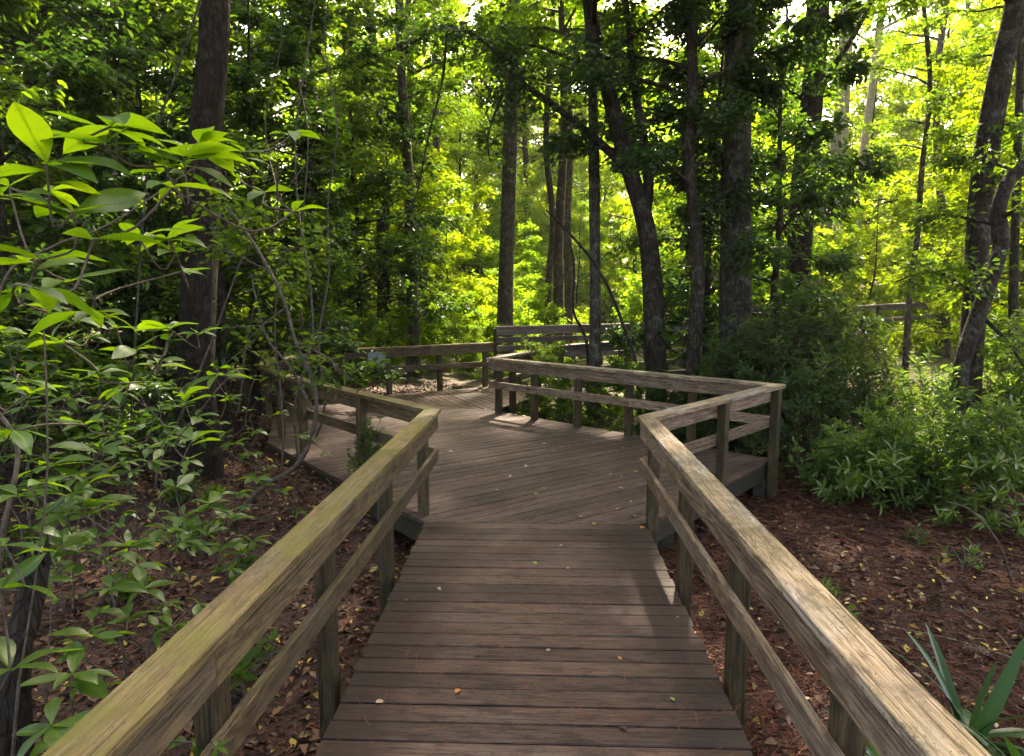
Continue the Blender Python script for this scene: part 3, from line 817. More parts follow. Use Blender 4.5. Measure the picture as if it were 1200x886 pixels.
for k, (pts, dep, r, lab) in enumerate(thin):
    hero('slender_tree', lab, pts, dep, r, r * .5, 12 if dep < 18 else 16, 'bark_far' if dep > 14 else 'bark', 'leaf_mid' if dep < 17 else 'leaf_far', 50 + k, z0=.45, limb=2.0 if dep < 17 else 3, n_limb=14, per=24, llen=.11, sides=8)

# curved sapling leaning over the mossy railing
hero('leaning_sapling', 'thin crooked sapling that sweeps along the ground then bends up past the railing',
     [(240, 600), (300, 578), (345, 548), (364, 515), (371, 470), (362, 435), (346, 400), (332, 350), (300, 290), (268, 245)], 6.3, .027, .012, 2.5, 'twig', 'leaf_mid', 77,
     branches=[([(366, 480), (340, 430), (315, 400), (300, 350), (295, 320)], .018, .006, 8, .5), ([(345, 400), (385, 420), (400, 440)], .012, .005, 10, .35), ([(335, 360), (290, 400), (285, 440)], .012, .004, 6, .4)],
     z0=.75, limb=.7, n_limb=6, n_twig=8, per=9, llen=.09, fine=True, sides=8)

# ------------------------------------------------------------------ woodland: kinds copied about
def proto(kind, seed):
    if kind == 'tall': return make_tree_meshes(seed, 21, .21, .40, 3.8, 32, 17, 28, .19, wr=.55, up=.25, spread=.18)
    if kind == 'mid':  return make_tree_meshes(seed, 11, .12, .16, 3.0, 30, 17, 28, .15, wr=.55, up=.2, spread=.14)
    if kind == 'low':  return make_tree_meshes(seed, 5.5, .055, .12, 2.1, 26, 16, 26, .12, wr=.5, up=.15, spread=.10, low=.95)
    if kind == 'ever': return make_tree_meshes(seed, 7.0, .075, .10, 1.9, 34, 18, 24, .105, wr=.48, fine=True, up=.2, spread=.07, low=.9)
    if kind == 'bush': return make_tree_meshes(seed, 2.0, .03, .05, 1.2, 22, 14, 24, .085, wr=.45, up=.6, spread=.06, low=1.0)
PROTO = {}
for kind, seeds in (('tall', (101, 102, 103)), ('mid', (111, 112, 113)), ('low', (121, 122)), ('ever', (131, 132)), ('bush', (141, 142))):
    PROTO[kind] = [proto(kind, s) for s in seeds]
meshcopy = {}
def place(kind, v, leaf, bark, x, y, s, name, label, group, rz=None, cat='tree', dz=0.0):
    key = (kind, v, leaf, bark)
    if key not in meshcopy:
        t, c = PROTO[kind][v]
        t = t.copy() if t.materials else t; c = c.copy() if c.materials else c
        t.materials.clear(); c.materials.clear(); t.materials.append(M[bark]); c.materials.append(M[leaf])
        meshcopy[key] = (t, c)
    t, c = meshcopy[key]
    f = foot(x, y)
    root = tag(empty(name, (f[0], f[1], f[2] + dz), rng.uniform(0, 6.28) if rz is None else rz), label, cat, group)
    root.scale = (s, s, s * rng.uniform(.92, 1.1))
    link('trunk' if kind != 'bush' else 'stems', t, None, root); link('crown' if kind != 'bush' else 'foliage', c, None, root)
    return root

def pxy(px, depth):
    p = at(px, 443, depth); return p[0], p[1]
wr = random.Random(21)
# bright understorey and canopy beyond the boardwalk
def clear(x, y):
    if abs(x) < 1.6 and y < 7: return False
    if -5 < x < 3.4 and 5 < y < 14: return False
    if -1.5 < x < 10 and 11.5 < y < 17.5 and abs(y - (13.0 + .30 * x)) < 2.1: return False
    return True
spots = []
def open_glade(x, y):
    a = math.degrees(math.atan2(x, y)); r = math.hypot(x, y)
    return (-11 < a < 10 and r < 36) or (16 < a < 33 and r < 34)
def scatter(n, rmin, rmax, amin, amax, sep, glade=False):
    out = []; tries = 0
    while len(out) < n and tries < n * 60:
        tries += 1
        a = R(wr.uniform(amin, amax)); r = math.sqrt(wr.uniform(rmin ** 2, rmax ** 2))
        x, y = r * math.sin(a), r * math.cos(a)
        if not clear(x, y) or (glade is True and open_glade(x, y)): continue
        if glade == 'sight' and 16 < math.degrees(math.atan2(x, y)) < 32 and math.hypot(x, y) < (28 if 20 < math.degrees(math.atan2(x, y)) < 28 else 24): continue
        if any((x - p) ** 2 + (y - q) ** 2 < sep * sep for p, q in spots): continue
        spots.append((x, y)); out.append((x, y))
    return out
for i, (x, y) in enumerate(scatter(44, 27, 75, -52, 52, 4.2, True)):
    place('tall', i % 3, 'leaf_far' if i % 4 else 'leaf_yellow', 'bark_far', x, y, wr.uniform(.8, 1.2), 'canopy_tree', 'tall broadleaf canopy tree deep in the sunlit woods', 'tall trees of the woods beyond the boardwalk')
for i, (x, y) in enumerate(scatter(60, 58, 100, -44, 44, 4.0)):
    place('mid', i % 3, 'leaf_far', 'bark_far', x, y, wr.uniform(1.2, 1.7), 'distant_tree', 'distant full-crowned tree closing the view at the back of the woods', 'distant trees closing the view')
for i, (x, y) in enumerate(scatter(60, 20, 62, -50, 50, 2.4, True)):
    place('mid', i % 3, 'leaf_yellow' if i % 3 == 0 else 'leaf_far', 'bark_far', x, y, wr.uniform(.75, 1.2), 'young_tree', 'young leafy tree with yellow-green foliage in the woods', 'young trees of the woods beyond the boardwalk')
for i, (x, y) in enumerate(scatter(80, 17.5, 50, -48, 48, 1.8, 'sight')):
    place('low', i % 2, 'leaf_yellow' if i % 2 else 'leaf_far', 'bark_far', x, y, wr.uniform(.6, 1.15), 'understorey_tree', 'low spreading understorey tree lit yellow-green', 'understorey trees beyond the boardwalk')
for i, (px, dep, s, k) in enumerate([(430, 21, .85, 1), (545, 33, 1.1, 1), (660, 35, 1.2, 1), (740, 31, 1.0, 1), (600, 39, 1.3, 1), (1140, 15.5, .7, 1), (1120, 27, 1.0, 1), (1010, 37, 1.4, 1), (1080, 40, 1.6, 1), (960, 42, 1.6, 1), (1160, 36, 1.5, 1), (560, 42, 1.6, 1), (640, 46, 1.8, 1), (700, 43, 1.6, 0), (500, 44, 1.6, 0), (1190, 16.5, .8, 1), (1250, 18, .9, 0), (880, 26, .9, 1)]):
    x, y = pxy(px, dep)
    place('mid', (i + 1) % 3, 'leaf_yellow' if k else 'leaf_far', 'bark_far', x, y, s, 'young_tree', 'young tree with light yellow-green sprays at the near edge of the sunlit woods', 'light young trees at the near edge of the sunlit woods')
bspots = []
while len(bspots) < 90:
    a_ = R(wr.uniform(-26, 40)); r_ = math.sqrt(wr.uniform(17.0 ** 2, 46 ** 2)); x, y = r_ * math.sin(a_), r_ * math.cos(a_)
    if not clear(x, y) or any((x - p) ** 2 + (y - q) ** 2 < 1.4 for p, q in bspots): continue
    bspots.append((x, y)); sight = 16 < math.degrees(a_) < 32 and r_ < 24
    place('bush', len(bspots) % 2, 'leaf_yellow' if len(bspots) % 3 else 'leaf_far', 'twig', x, y, wr.uniform(.35, .55) if sight else wr.uniform(.6, 1.2), 'woodland_bush', 'low lime-green bush on the floor of the sunlit woods', 'bushes on the floor of the sunlit woods', cat='bush')
# dark evergreens of the thicket left of the way
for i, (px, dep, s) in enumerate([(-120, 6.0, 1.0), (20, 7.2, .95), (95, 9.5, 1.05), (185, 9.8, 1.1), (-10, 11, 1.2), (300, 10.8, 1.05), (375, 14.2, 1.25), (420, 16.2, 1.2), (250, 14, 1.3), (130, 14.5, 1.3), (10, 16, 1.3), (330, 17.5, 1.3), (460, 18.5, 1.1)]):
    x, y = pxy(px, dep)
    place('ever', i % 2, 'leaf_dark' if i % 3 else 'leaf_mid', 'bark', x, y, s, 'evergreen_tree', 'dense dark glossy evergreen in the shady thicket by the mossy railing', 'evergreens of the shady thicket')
# evergreens round the slender trunks
for i, (px, dep, s) in enumerate([(830, 11.8, 1.0), (905, 11.2, 1.05)]):
    x, y = pxy(px, dep)
    place('ever', (i + 1) % 2, 'leaf_dark', 'bark', x, y, s, 'evergreen_tree', ['dark evergreen close behind the crooked slender trunk', 'dark evergreen between the wide grey trunk and the tall dark brown trunk'][i], 'evergreens behind the zigzag railing')
for i, (x, y, s, lf) in enumerate([(.6, 19.0, .78, 'leaf_far'), (-3.2, 20.5, .8, 'leaf_mid'), (4.6, 20.5, .8, 'leaf_far')]):
    place('tall', i % 3, lf, 'bark_far', x, y, s, 'canopy_tree', ['tall straight tree just past the parapet, its crown high above the platform', 'tall tree past the low back railing with a lofty crown', 'tall tree rising beyond the ramp behind the slender trunks'][i], None)
# side and rear woods that shade the path
for i, (x, y, s) in enumerate([(-6.5, 1.5, .8), (-7.5, -4, .9), (7.5, -2, .85), (8.5, 4.5, .9), (-9, 9, .9), (3.5, -8, .9), (-3.5, -9, .9), (11.5, 10, .9), (-13, 3, 1), (13, 1, 1), (-14, 14, 1), (16, 14, 1)]):
    place('tall', i % 3, 'leaf_mid', 'bark', x, y, s, 'canopy_tree', 'tall shading tree standing beside the near path', 'tall trees shading the near path')
# bushes behind the railings
for i, (px, dep, s, lf) in enumerate([(640, 11.6, .62, 'leaf_mid'), (668, 10.9, .5, 'leaf_mid'), (735, 10.4, .55, 'leaf_mid'), (790, 9.8, .5, 'leaf_dark'), (715, 11.2, .4, 'leaf_mid')]):
    x, y = pxy(px, dep)
    place('bush', i % 2, lf, 'twig', x, y, s, 'low_bush', 'low leafy bush growing inside the railed corner under the trunks', 'bushes inside the railed corner', cat='bush')
for i, (px, dep, s) in enumerate([(440, 15.5, .6), (490, 16.2, .7), (535, 17.5, .9), (570, 16.6, .6), (620, 18.5, 1.0), (410, 14.6, .6)]):
    x, y = pxy(px, dep)
    place('bush', i % 2, 'leaf_far', 'twig', x, y, s, 'low_bush', 'low bright bush just behind the back railing', 'bushes behind the back railing', cat='bush')

# ------------------------------------------------------------------ shrubs on the open ground
def shrub_meshes(seed, w, d, h, n_stem, n_whorl, leaves, llen, wr, fine=True, up=.8):
    """stems from one foot, narrow leaves in upright whorls at the shoot tips over a domed mass"""
    rs = np.random.RandomState(seed); g = Geo()
    tips = []
    for i in range(n_stem):
        a = rs.rand() * 6.28; q = rs.rand() ** .5
        top = np.array([math.cos(a) * q * w * .5, math.sin(a) * q * d * .5, h * (1 - .5 * q * q) * rs.uniform(.55, .95)])
        m = 6; s = np.linspace(0, 1, m)[:, None]
        pts = np.array([rs.normal(0, .05), rs.normal(0, .05), -.1])[None] * (1 - s) + top[None] * s ** np.array([1.3, 1.3, .8])[None] + rs.normal(0, .03, (m, 3)) * s
        g.tube(pts, np.linspace(.016, .006, m), 5)
        tips.append((pts[-1], pts[-3]))
    # shoot tips over the dome
    n = n_whorl
    a = rs.rand(n) * 6.28; q = rs.rand(n) ** .5; t = rs.rand(n) ** .6
    lump = 1 + .18 * np.sin(a * 3 + 1) + .12 * np.sin(a * 5 + q * 6)
    tip = np.stack([np.cos(a) * q * w * .5 * lump, np.sin(a) * q * d * .5 * lump, h * np.sqrt(np.clip(1.02 - q ** 2.4, .03, 1)) * (.25 + .75 * t) * (1 + .15 * np.sin(a * 4 + q * 9))], 1)
    tip = tip * (1 + rs.normal(0, .07, (n, 1)) + np.where(rs.rand(n, 1) < .1, rs.uniform(.05, .28, (n, 1)), 0))
    src = np.array([x[1] for x in tips])
    near = src[np.argmin(((tip[:, None] - src[None]) ** 2).sum(-1), 1)]
    st = tip + (near - tip) * .45
    g.twigs(st, tip, .004)
    out = unit(tip - np.array([0, 0, h * .35]))
    td = unit(out * .7 + np.array([0, 0, up]) + rs.normal(0, .3, (n, 3)))
    k = leaves
    p = tip[:, None] - td[:, None] * (rs.rand(n, k, 1) * .14)
    ph = rs.rand(n, k, 1) * 6.28
    e1 = unit(np.cross(td, np.array([.3, .8, .5]))); e2 = np.cross(td, e1)
    dd = td[:, None] * rs.uniform(.15, 1.0, (n, k, 1)) + (np.cos(ph) * e1[:, None] + np.sin(ph) * e2[:, None])
    p = p.reshape(-1, 3); dd = dd.reshape(-1, 3)
    L = llen * rs.uniform(.6, 1.2, len(p))
    V, F, kk = leaf_cloud(rs, p, dd, L, L * wr, fine, .6, .1)
    return g.mesh('stems'), np_mesh('foliage', V, F, kk), tip, td

def flat_leaf_mesh(seed, prof, nst, droop, fold, twist=0.0, wave=0.0):
    """one leaf, length 1 along X, blade in XY; a strip of stations with a raised pair of edges"""
    V = []; F = []
    rs = random.Random(seed)
    for i in range(nst + 1):
        t = i / nst; w = prof(t); z = -droop * t * t + wave * math.sin(t * 9 + seed)
        tw = twist * t
        for s in (-1, 0, 1):
            yy = s * w; zz = abs(s) * fold * w
            V.append((t * (1 - .18 * droop * t), yy * math.cos(tw) - zz * math.sin(tw), z + yy * math.sin(tw) + zz * math.cos(tw)))
    for i in range(nst):
        a = i * 3
        F += [(a, a + 1, a + 4, a + 3), (a + 1, a + 2, a + 5, a + 4)]
    me = bpy.data.meshes.new('leaf'); me.from_pydata(V, [], F)
    for p in me.polygons: p.use_smooth = True
    return me
ob = lambda t: .004 + .185 * math.sin(math.pi * t ** 1.12) ** .95 * (1 - .35 * max(0, t - .7))
nar = lambda t: .004 + .11 * math.sin(math.pi * t ** .95) ** .8
BIG = [flat_leaf_mesh(k, ob, 7, (.10, .28, .42, .18, .34)[k], (.18, .3, .1, .35, .22)[k], (.1, -.15, .2, 0, -.1)[k], .012) for k in range(5)]
NAR = [flat_leaf_mesh(k + 9, nar, 5, (.1, .25, .2)[k], .3) for k in range(3)]
for m in BIG: m.materials.append(M['leaf_big'])
for m in NAR: m.materials.append(M['leaf_shrub_one'])
def put_leaf(root, meshes, p, d, L, W=1.0, r=rng, roll=None):
    o = bpy.data.objects.new('leaf', r.choice(meshes)); col.objects.link(o); o.parent = root
    d = Vector(d).normalized()
    upv = Vector((r.gauss(0, .25), r.gauss(0, .25), 1))
    s = upv.cross(d).normalized(); n = d.cross(s)
    mt = Matrix((d, s, n)).transposed().to_4x4()
    o.matrix_local = Matrix.Translation(Vector(p)) @ mt @ Matrix.Diagonal((L, L * W, L, 1))
    return o
def whorl_shrub(name, label, x, y, w, d, h, seed, mat, leafmeshes=None, n_whorl=420, leaves=11, llen=.10, wr=.24, n_one=0, n_stem=14, group=None, up=.8, fine=True):
    st, fo, tip, td = shrub_meshes(seed, w, d, h, n_stem, n_whorl, leaves, llen, wr, fine, up)
    f = foot(x, y)
    root = tag(empty(name, f), label, 'shrub', group)
    link('stems', st, M['twig'], root); o = link('foliage', fo, M[mat], root); o['kind'] = 'stuff'
    if n_one:
        # the shoots that face the boardwalk and show largest carry single leaves
        v = np.array([0 - x, 0 - y, 1.5]); v /= np.linalg.norm(v)
        order = np.argsort(-(tip @ v))[: max(1, n_one // 6)]
        rr = random.Random(seed)
        for q in order:
            e1 = unit(np.cross(td[q], np.array([.3, .8, .5]))); e2 = np.cross(td[q], e1)
            for k in range(6):
                ph = k * 1.047 + rr.random()
                dd = td[q] * rr.uniform(.3, 1.0) + math.cos(ph) * e1 + math.sin(ph) * e2
                put_leaf(root, NAR, tip[q] + v * .03, dd, llen * rr.uniform(.95, 1.35), 1.0, rr)
    return root
x, y = pxy(945, 9.2); whorl_shrub('olive_shrub', 'big rounded olive-green shrub with fine leaves behind the railing corner', x, y, 2.7, 2.0, 2.15, 201, 'leaf_fine', n_whorl=1500, leaves=13, llen=.10, wr=.24, n_stem=22)
x, y = pxy(870, 9.4); whorl_shrub('olive_shrub', 'smaller fine-leaved shrub at the foot of the wide grey trunk', x, y, 1.5, 1.2, 1.75, 202, 'leaf_fine', n_whorl=560, leaves=13, llen=.10, wr=.24)
x, y = pxy(1030, 7.5); whorl_shrub('oleander_shrub', 'pale green whorled shrub spreading over the red pine straw', x, y, 1.55, 1.1, .92, 203, 'leaf_shrub', n_whorl=330, leaves=11, llen=.12, n_one=150)
x, y = pxy(1170, 7.0); whorl_shrub('oleander_shrub', 'taller whorled shrub in front of the sinuous black stem', x, y, 1.6, 1.2, 1.15, 204, 'leaf_shrub', n_whorl=330, leaves=11, llen=.12, n_one=150)
x, y = pxy(1085, 8.2); whorl_shrub('oleander_shrub', 'upright leafy shrub at the foot of the bowed grey trunk', x, y, 1.4, 1.0, 1.5, 205, 'leaf_shrub', n_whorl=260, leaves=11, llen=.12, n_one=90)
x, y = pxy(1215, 9.0); whorl_shrub('oleander_shrub', 'yellowish shrub beyond the bowed grey trunk', x, y, 2.0, 1.4, 1.9, 206, 'leaf_shrub', n_whorl=520, leaves=11, llen=.12)
for k, (px, py, dep, s, lab) in enumerate([(1150, 655, 5.6, .35, 'small tuft of pale leaves on the pine straw below the tall shrub'), (1085, 625, 6.2, .3, 'tiny leafy shoot at the skirt of the spreading shrub'), (985, 670, 4.9, .22, 'sparse little seedling among yellow fallen leaves'), (1010, 690, 4.6, .2, 'low seedling on bare pine straw by the bleached railing')]):
    x, y = pxy(px, dep); whorl_shrub('seedling', lab, x, y, s, s, s * .8, 220 + k, 'leaf_shrub', n_whorl=7, leaves=7, llen=.09, n_stem=4)
x, y = pxy(432, 6.9); whorl_shrub('feathery_shrub', 'small feathery fern-like shrub under the bend of the mossy railing', x, y, .55, .5, .7, 230, 'leaf_mid', n_whorl=110, leaves=12, llen=.05, wr=.3, n_stem=8, up=.2)

# strap-leaved clump beside the bleached railing
strap = lambda t: .044 * (1 - t ** 3.2) ** .7 * (.7 + .3 * min(1, t * 4)) + .001
STR = [flat_leaf_mesh(30 + k, strap, 9, (.15, .65, .35, 1.0)[k], .35, (.1, .3, -.2, .2)[k]) for k in range(4)]
for m in STR: m.materials.append(M['leaf_strap'])
for (px, py, dep, n, L, lab, sd) in [(1135, 850, 3.5, 28, .62, 'clump of stiff dark green strap leaves on the pine straw', 5), (1215, 870, 3.1, 20, .55, 'strap-leaved clump with arching blades at the edge of the litter', 6), (1045, 885, 3.3, 18, .5, 'flattened strap-leaved clump below the bleached railing', 8)]:
    p = at(px, py, dep); f = foot(p[0], p[1]); rr = random.Random(sd)
    root = tag(empty('strap_leaved_plant', f), lab, 'plant')
    g = Geo(); g.tube([(0, 0, -.05), (0, 0, .03), (.003, 0, .08)], [.03, .035, .01], 8); link('crown_base', g.mesh('crown_base'), M['leaf_strap'], root)
    for k in range(n):
        a = k * 2.4 + rr.uniform(-.3, .3); tilt = rr.uniform(.2, 1.1) if k % 3 else rr.uniform(1.2, 2.6)
        put_leaf(root, STR, (math.cos(a) * .03, math.sin(a) * .03, .02), (math.cos(a), math.sin(a), tilt), L * rr.uniform(.7, 1.15), rr.uniform(.9, 1.3), rr)

# ------------------------------------------------------------------ broad-leaved plants by the mossy railing
def broad_plant(label, base, clusters, seed, stem_r=.009, more=1, k_leaf=.95, name='broad_leaved_plant'):
    """clusters: (px, py, depth, leaf length, leaves)"""
    rr = random.Random(seed); rs = np.random.RandomState(seed)
    f = np.array(foot(*base)); root = tag(empty(name, tuple(f)), label, 'plant')
    g = Geo()
    extra = []
    for px, py, dep, L, nl in clusters:
        for _ in range(more): extra.append((px + rr.uniform(-38, 38), py + rr.uniform(-28, 34), dep + rr.uniform(-.25, .3), L * rr.uniform(.55, .9), max(3, nl - 2)))
    clusters = list(clusters) + extra
    tips = [at(px, py, dep) - f for px, py, dep, *_ in clusters]
    hub = np.mean(tips, 0) * .45; hub[:2] *= .6
    g.tube(smooth_path(np.array([[0, 0, -.1], hub * .5 + rs.normal(0, .03, 3), hub]), 8), np.linspace(stem_r, stem_r * .7, 8), 6)
    # join each tip to the nearest already placed node lower down
    nodes = [hub]
    for k in sorted(range(len(tips)), key=lambda q: np.linalg.norm(tips[q] - hub)):
        t = tips[k]; dep, L, n = clusters[k][2:5]
        src = min(nodes, key=lambda q: np.linalg.norm(q - t) + .4 * max(0, q[2] - t[2]))
        mid = (src + t) / 2 + rs.normal(0, .03, 3) + np.array([0, 0, -.03])
        pts = smooth_path(np.array([src, mid, t]), 8)
        g.tube(pts, np.linspace(stem_r * .5, .003, 8), 5)
        nodes.append(mid); nodes.append(t)
        ax = unit(t - mid)
        for i in range(n):
            a = i * 2.399 + rr.uniform(-.4, .4)
            back = rr.uniform(0, .35) * min(.2, np.linalg.norm(t - mid)) if i > 2 else 0
            d = np.array([math.cos(a), math.sin(a), rr.uniform(-.25, .35)]) + ax * .35
            put_leaf(root, BIG, t - ax * back, d, L * k_leaf * rr.uniform(.55, 1.15), rr.uniform(.75, 1.15), rr)
    link('stem', g.mesh('stem'), M['twig'], root)
    return root
broad_plant('near sapling with sunlit yellow-green leaves in flat tiers above the mossy railing', (-1.75, 1.9),
            [(130, 148, 1.75, .19, 7), (235, 170, 1.9, .15, 8), (345, 155, 2.1, .10, 5), (55, 192, 1.7, .20, 6), (192, 195, 1.85, .16, 5), (85, 250, 1.75, .16, 4), (285, 178, 2.0, .11, 5), (310, 225, 2.1, .09, 3),
             (45, 305, 1.8, .16, 5), (15, 345, 1.7, .18, 6), (195, 280, 2.2, .13, 6), (215, 318, 2.4, .11, 4), (80, 330, 2.0, .13, 4), (5, 230, 1.7, .15, 5), (110, 365, 2.1, .12, 5)], 301, .0065, 1, 1.2)
broad_plant('bushy plant with cool green oval leaves close to the mossy railing', (-1.95, 2.9),
            [(195, 385, 2.7, .16, 7), (160, 410, 2.5, .13, 5), (255, 440, 2.7, .18, 6), (185, 425, 2.8, .15, 5), (115, 435, 2.9, .15, 6), (70, 400, 2.9, .15, 6), (215, 465, 3.1, .16, 6), (100, 498, 2.8, .17, 6), (35, 460, 2.7, .18, 6),
             (225, 515, 3.3, .17, 7), (180, 540, 3.3, .16, 6), (120, 525, 3.1, .19, 7), (60, 545, 2.9, .19, 6), (15, 505, 2.5, .18, 5), (140, 455, 3.2, .14, 5)], 302)
broad_plant('young broad-leaved plant spreading tiers of leaves in front of the stout trunk', (-2.35, 3.75),
            [(245, 590, 4.0, .17, 8), (215, 605, 3.9, .18, 7), (272, 605, 4.2, .16, 7), (255, 645, 4.0, .18, 7), (228, 640, 3.8, .16, 6), (190, 620, 3.7, .17, 6), (295, 635, 4.3, .15, 6), (205, 570, 3.9, .15, 5)], 303, .008, 2)
broad_plant('low broad-leaved plant beside the broken stump', (-2.3, 3.0),
            [(100, 590, 3.1, .21, 7), (55, 600, 2.9, .20, 6), (150, 640, 3.4, .19, 7), (90, 650, 3.0, .17, 6), (130, 690, 3.1, .18, 6), (170, 690, 3.4, .17, 6), (20, 580, 2.7, .2, 6)], 304, .008, 2)
broad_plant('dark ground plant tucked against the outer face of the mossy railing', (-1.75, 2.25),
            [(110, 745, 2.7, .16, 6), (85, 790, 2.5, .17, 6), (140, 860, 2.25, .17, 6), (60, 850, 2.2, .19, 6), (190, 800, 2.6, .13, 5), (230, 870, 2.3, .12, 6), (150, 725, 2.9, .14, 5), (200, 735, 3.0, .14, 5)], 305, .008, 2)
broad_plant('sprig of two large glossy leaves hanging beside the stump', (-1.95, 1.55), [(12, 785, 1.75, .19, 4), (0, 690, 1.8, .15, 4), (5, 640, 1.8, .16, 4)], 306, .007, 0, 1.1)
broad_plant('leafy seedling among brown litter farther along the mossy railing', (-2.6, 5.4), [(300, 560, 5.4, .16, 7), (330, 575, 5.6, .14, 6), (190, 500, 5.5, .17, 7), (275, 520, 5.4, .15, 6)], 307, .008, 2)
for k, (px, py, dep) in enumerate([(150, 470, 5.2), (60, 450, 4.8), (20, 540, 4.4), (120, 560, 5.0), (40, 660, 3.6), (175, 430, 6.4), (300, 470, 7.2), (85, 380, 5.6), (10, 420, 4.2)]):
    p = at(px, py, dep)
    cl = [(px + rng.uniform(-55, 55), py + rng.uniform(-45, 60), dep + rng.uniform(-.4, .4), .15, 6) for _ in range(8)]
    broad_plant(['broad-leaved bush in the shade of the thicket behind the near sapling'][0], (p[0], p[1]), cl, 320 + k)['group'] = 'shaded broad-leaved bushes of the thicket'

# low seedlings over the litter by the mossy railing
sr = random.Random(44)
SEEDL = [shrub_meshes(400 + k, .34, .34, .26, 4, 10, 6, .085, .42, True, .3)[:2] for k in range(4)]
for a_, b_ in SEEDL: a_.materials.append(M['twig']); b_.materials.append(M['leaf_mid'])
cnt = 0
while cnt < 46:
    x = sr.uniform(-6.5, -1.35); y = sr.uniform(2.6, 9.5)
    if y > 5.4 and x > -1.4 - (y - 5.4) * 1.05: continue
    f = foot(x, y); q = cnt % 4
    root = tag(empty('seedling', f, sr.uniform(0, 6.28)), 'small green seedling growing through brown leaves by the mossy railing', 'seedling', 'seedlings in the leaf litter by the mossy railing')
    sc_ = sr.uniform(.6, 1.5); root.scale = (sc_, sc_, sc_)
    link('stems', SEEDL[q][0], None, root); link('foliage', SEEDL[q][1], None, root)['kind'] = 'stuff'
    cnt += 1
# ------------------------------------------------------------------ broken stump and dark vine
def stump():
    rs = np.random.RandomState(4)
    P = np.array([at(5, 900, 2.55), at(18, 800, 2.55), at(30, 730, 2.6), at(42, 660, 2.65)])
    f = np.array(foot(P[0][0], P[0][1]))
    g = Geo(); pts = smooth_path(np.vstack([[f - [0, 0, .2]], P[1:]]), 14) - f
    V, F, c = tube(pts, np.linspace(.062, .05, 14), 12, .12, 3)
    V[-13:-1, 2] += rs.uniform(-.03, .06, 12)     # splintered rim
    V[-1, 2] -= .06
    me = np_mesh('stump', V, np.vstack([F, c[:, [0, 1, 2, 2]]])[:len(F)], 4, True)
    root = tag(empty('broken_stump', tuple(f)), 'snapped black trunk with a splintered top among broad leaves', 'stump')
    link('trunk', me, M['bark_black'], root)
    g2 = Geo()
    for k in range(9):
        a = k * .7; e = pts[-1] + np.array([math.cos(a) * .04, math.sin(a) * .04, -.02])
        g2.tube(np.array([e, e + [0, 0, .05], e + [math.cos(a) * .01, 0, rs.uniform(.07, .13)]]), [.014, .009, .001], 4)
    link('splinters', g2.mesh('splinters'), M['bark_black'], root)
stump()
def vine(name, label, pts, r0, r1, mat='twig', cat='vine', drop=False):
    P = smooth_path(np.array([at(*p) for p in pts]), 26)
    f = P[0].copy(); f[2] = float(gz(f[0], f[1]))
    P = P - f
    if drop: P[0, 2] = -.05
    g = Geo(); g.tube(P, np.linspace(r0, r1, len(P)), 7, .1, 3)
    o = link(name, g.mesh(name), M[mat], None, tuple(f)); return tag(o, label, cat)
vine('woody_vine', 'bare woody vine snaking up past the broken stump', [(-30, 900, 2.7), (-5, 700, 2.8), (4, 620, 2.8), (18, 560, 2.85), (20, 520, 2.9), (2, 488, 2.9), (-30, 460, 2.9)], .013, .009, drop=True)
vine('hanging_vine', 'thin grey vine hanging down across the stout trunk', [(150, 560, 6.6), (168, 250, 6.6), (185, 150, 6.6), (205, 90, 6.6), (225, 30, 6.6), (245, -30, 6.6)], .010, .012, 'bark_grey', drop=True)
vine('bare_sapling', 'bare forked stem slanting through the dark thicket', [(180, 560, 6.9), (240, 420, 7), (270, 340, 7), (290, 290, 7), (330, 230, 7.0), (360, 190, 7)], .014, .006, drop=True)
vine('bare_sapling', 'long dark shoot slanting up behind the sunlit tiers of leaves', [(-40, 560, 3.4), (0, 340, 3.4), (60, 290, 3.4), (130, 262, 3.5), (230, 195, 3.6)], .010, .004, drop=True)
vine('bare_sapling', 'spindly stem by the foot of the crooked sapling', [(326, 575, 6.9), (332, 520, 6.9), (328, 450, 6.9), (322, 380, 6.9), (330, 300, 6.9)], .012, .006, drop=True)
bs = random.Random(91)
for k in range(9):
    px0 = bs.uniform(40, 420); dp = bs.uniform(7.0, 11.5); q = [(px0, 338 + 2.3 * 800 / dp, dp)]
    for yy in (480, 400, 320, 240, 150, 40, -60): q.append((q[-1][0] + bs.uniform(-22, 24), yy, dp + bs.uniform(-.15, .15)))
    tag(vine('bare_sapling', 'spindly bare stem threading up through the dark thicket', q, bs.uniform(.012, .022), .006, drop=True), group='spindly bare stems of the thicket')
vine('leaning_shoot', 'leaning bare stem rising from inside the railed corner', [(750, 480, 10.4), (745, 425, 10.4), (730, 380, 10.4), (712, 335, 10.5), (690, 300, 10.5), (662, 268, 10.5), (640, 246, 10.6)], .032, .018, 'bark', 'stem', drop=True)
vine('leaning_shoot', 'short leaning stem by the thin straight trunk', [(690, 470, 11.8), (687, 400, 11.8), (672, 365, 11.8), (673, 320, 11.8), (668, 285, 11.8), (652, 255, 11.9)], .032, .014, 'bark', 'stem', drop=True)
vine('leaning_shoot', 'slim dark branch slanting low beside the shrubs', [(1190, 700, 5.6), (1172, 640, 5.6), (1140, 600, 5.6), (1110, 588, 5.6)], .012, .005, 'twig', 'stem', drop=True)

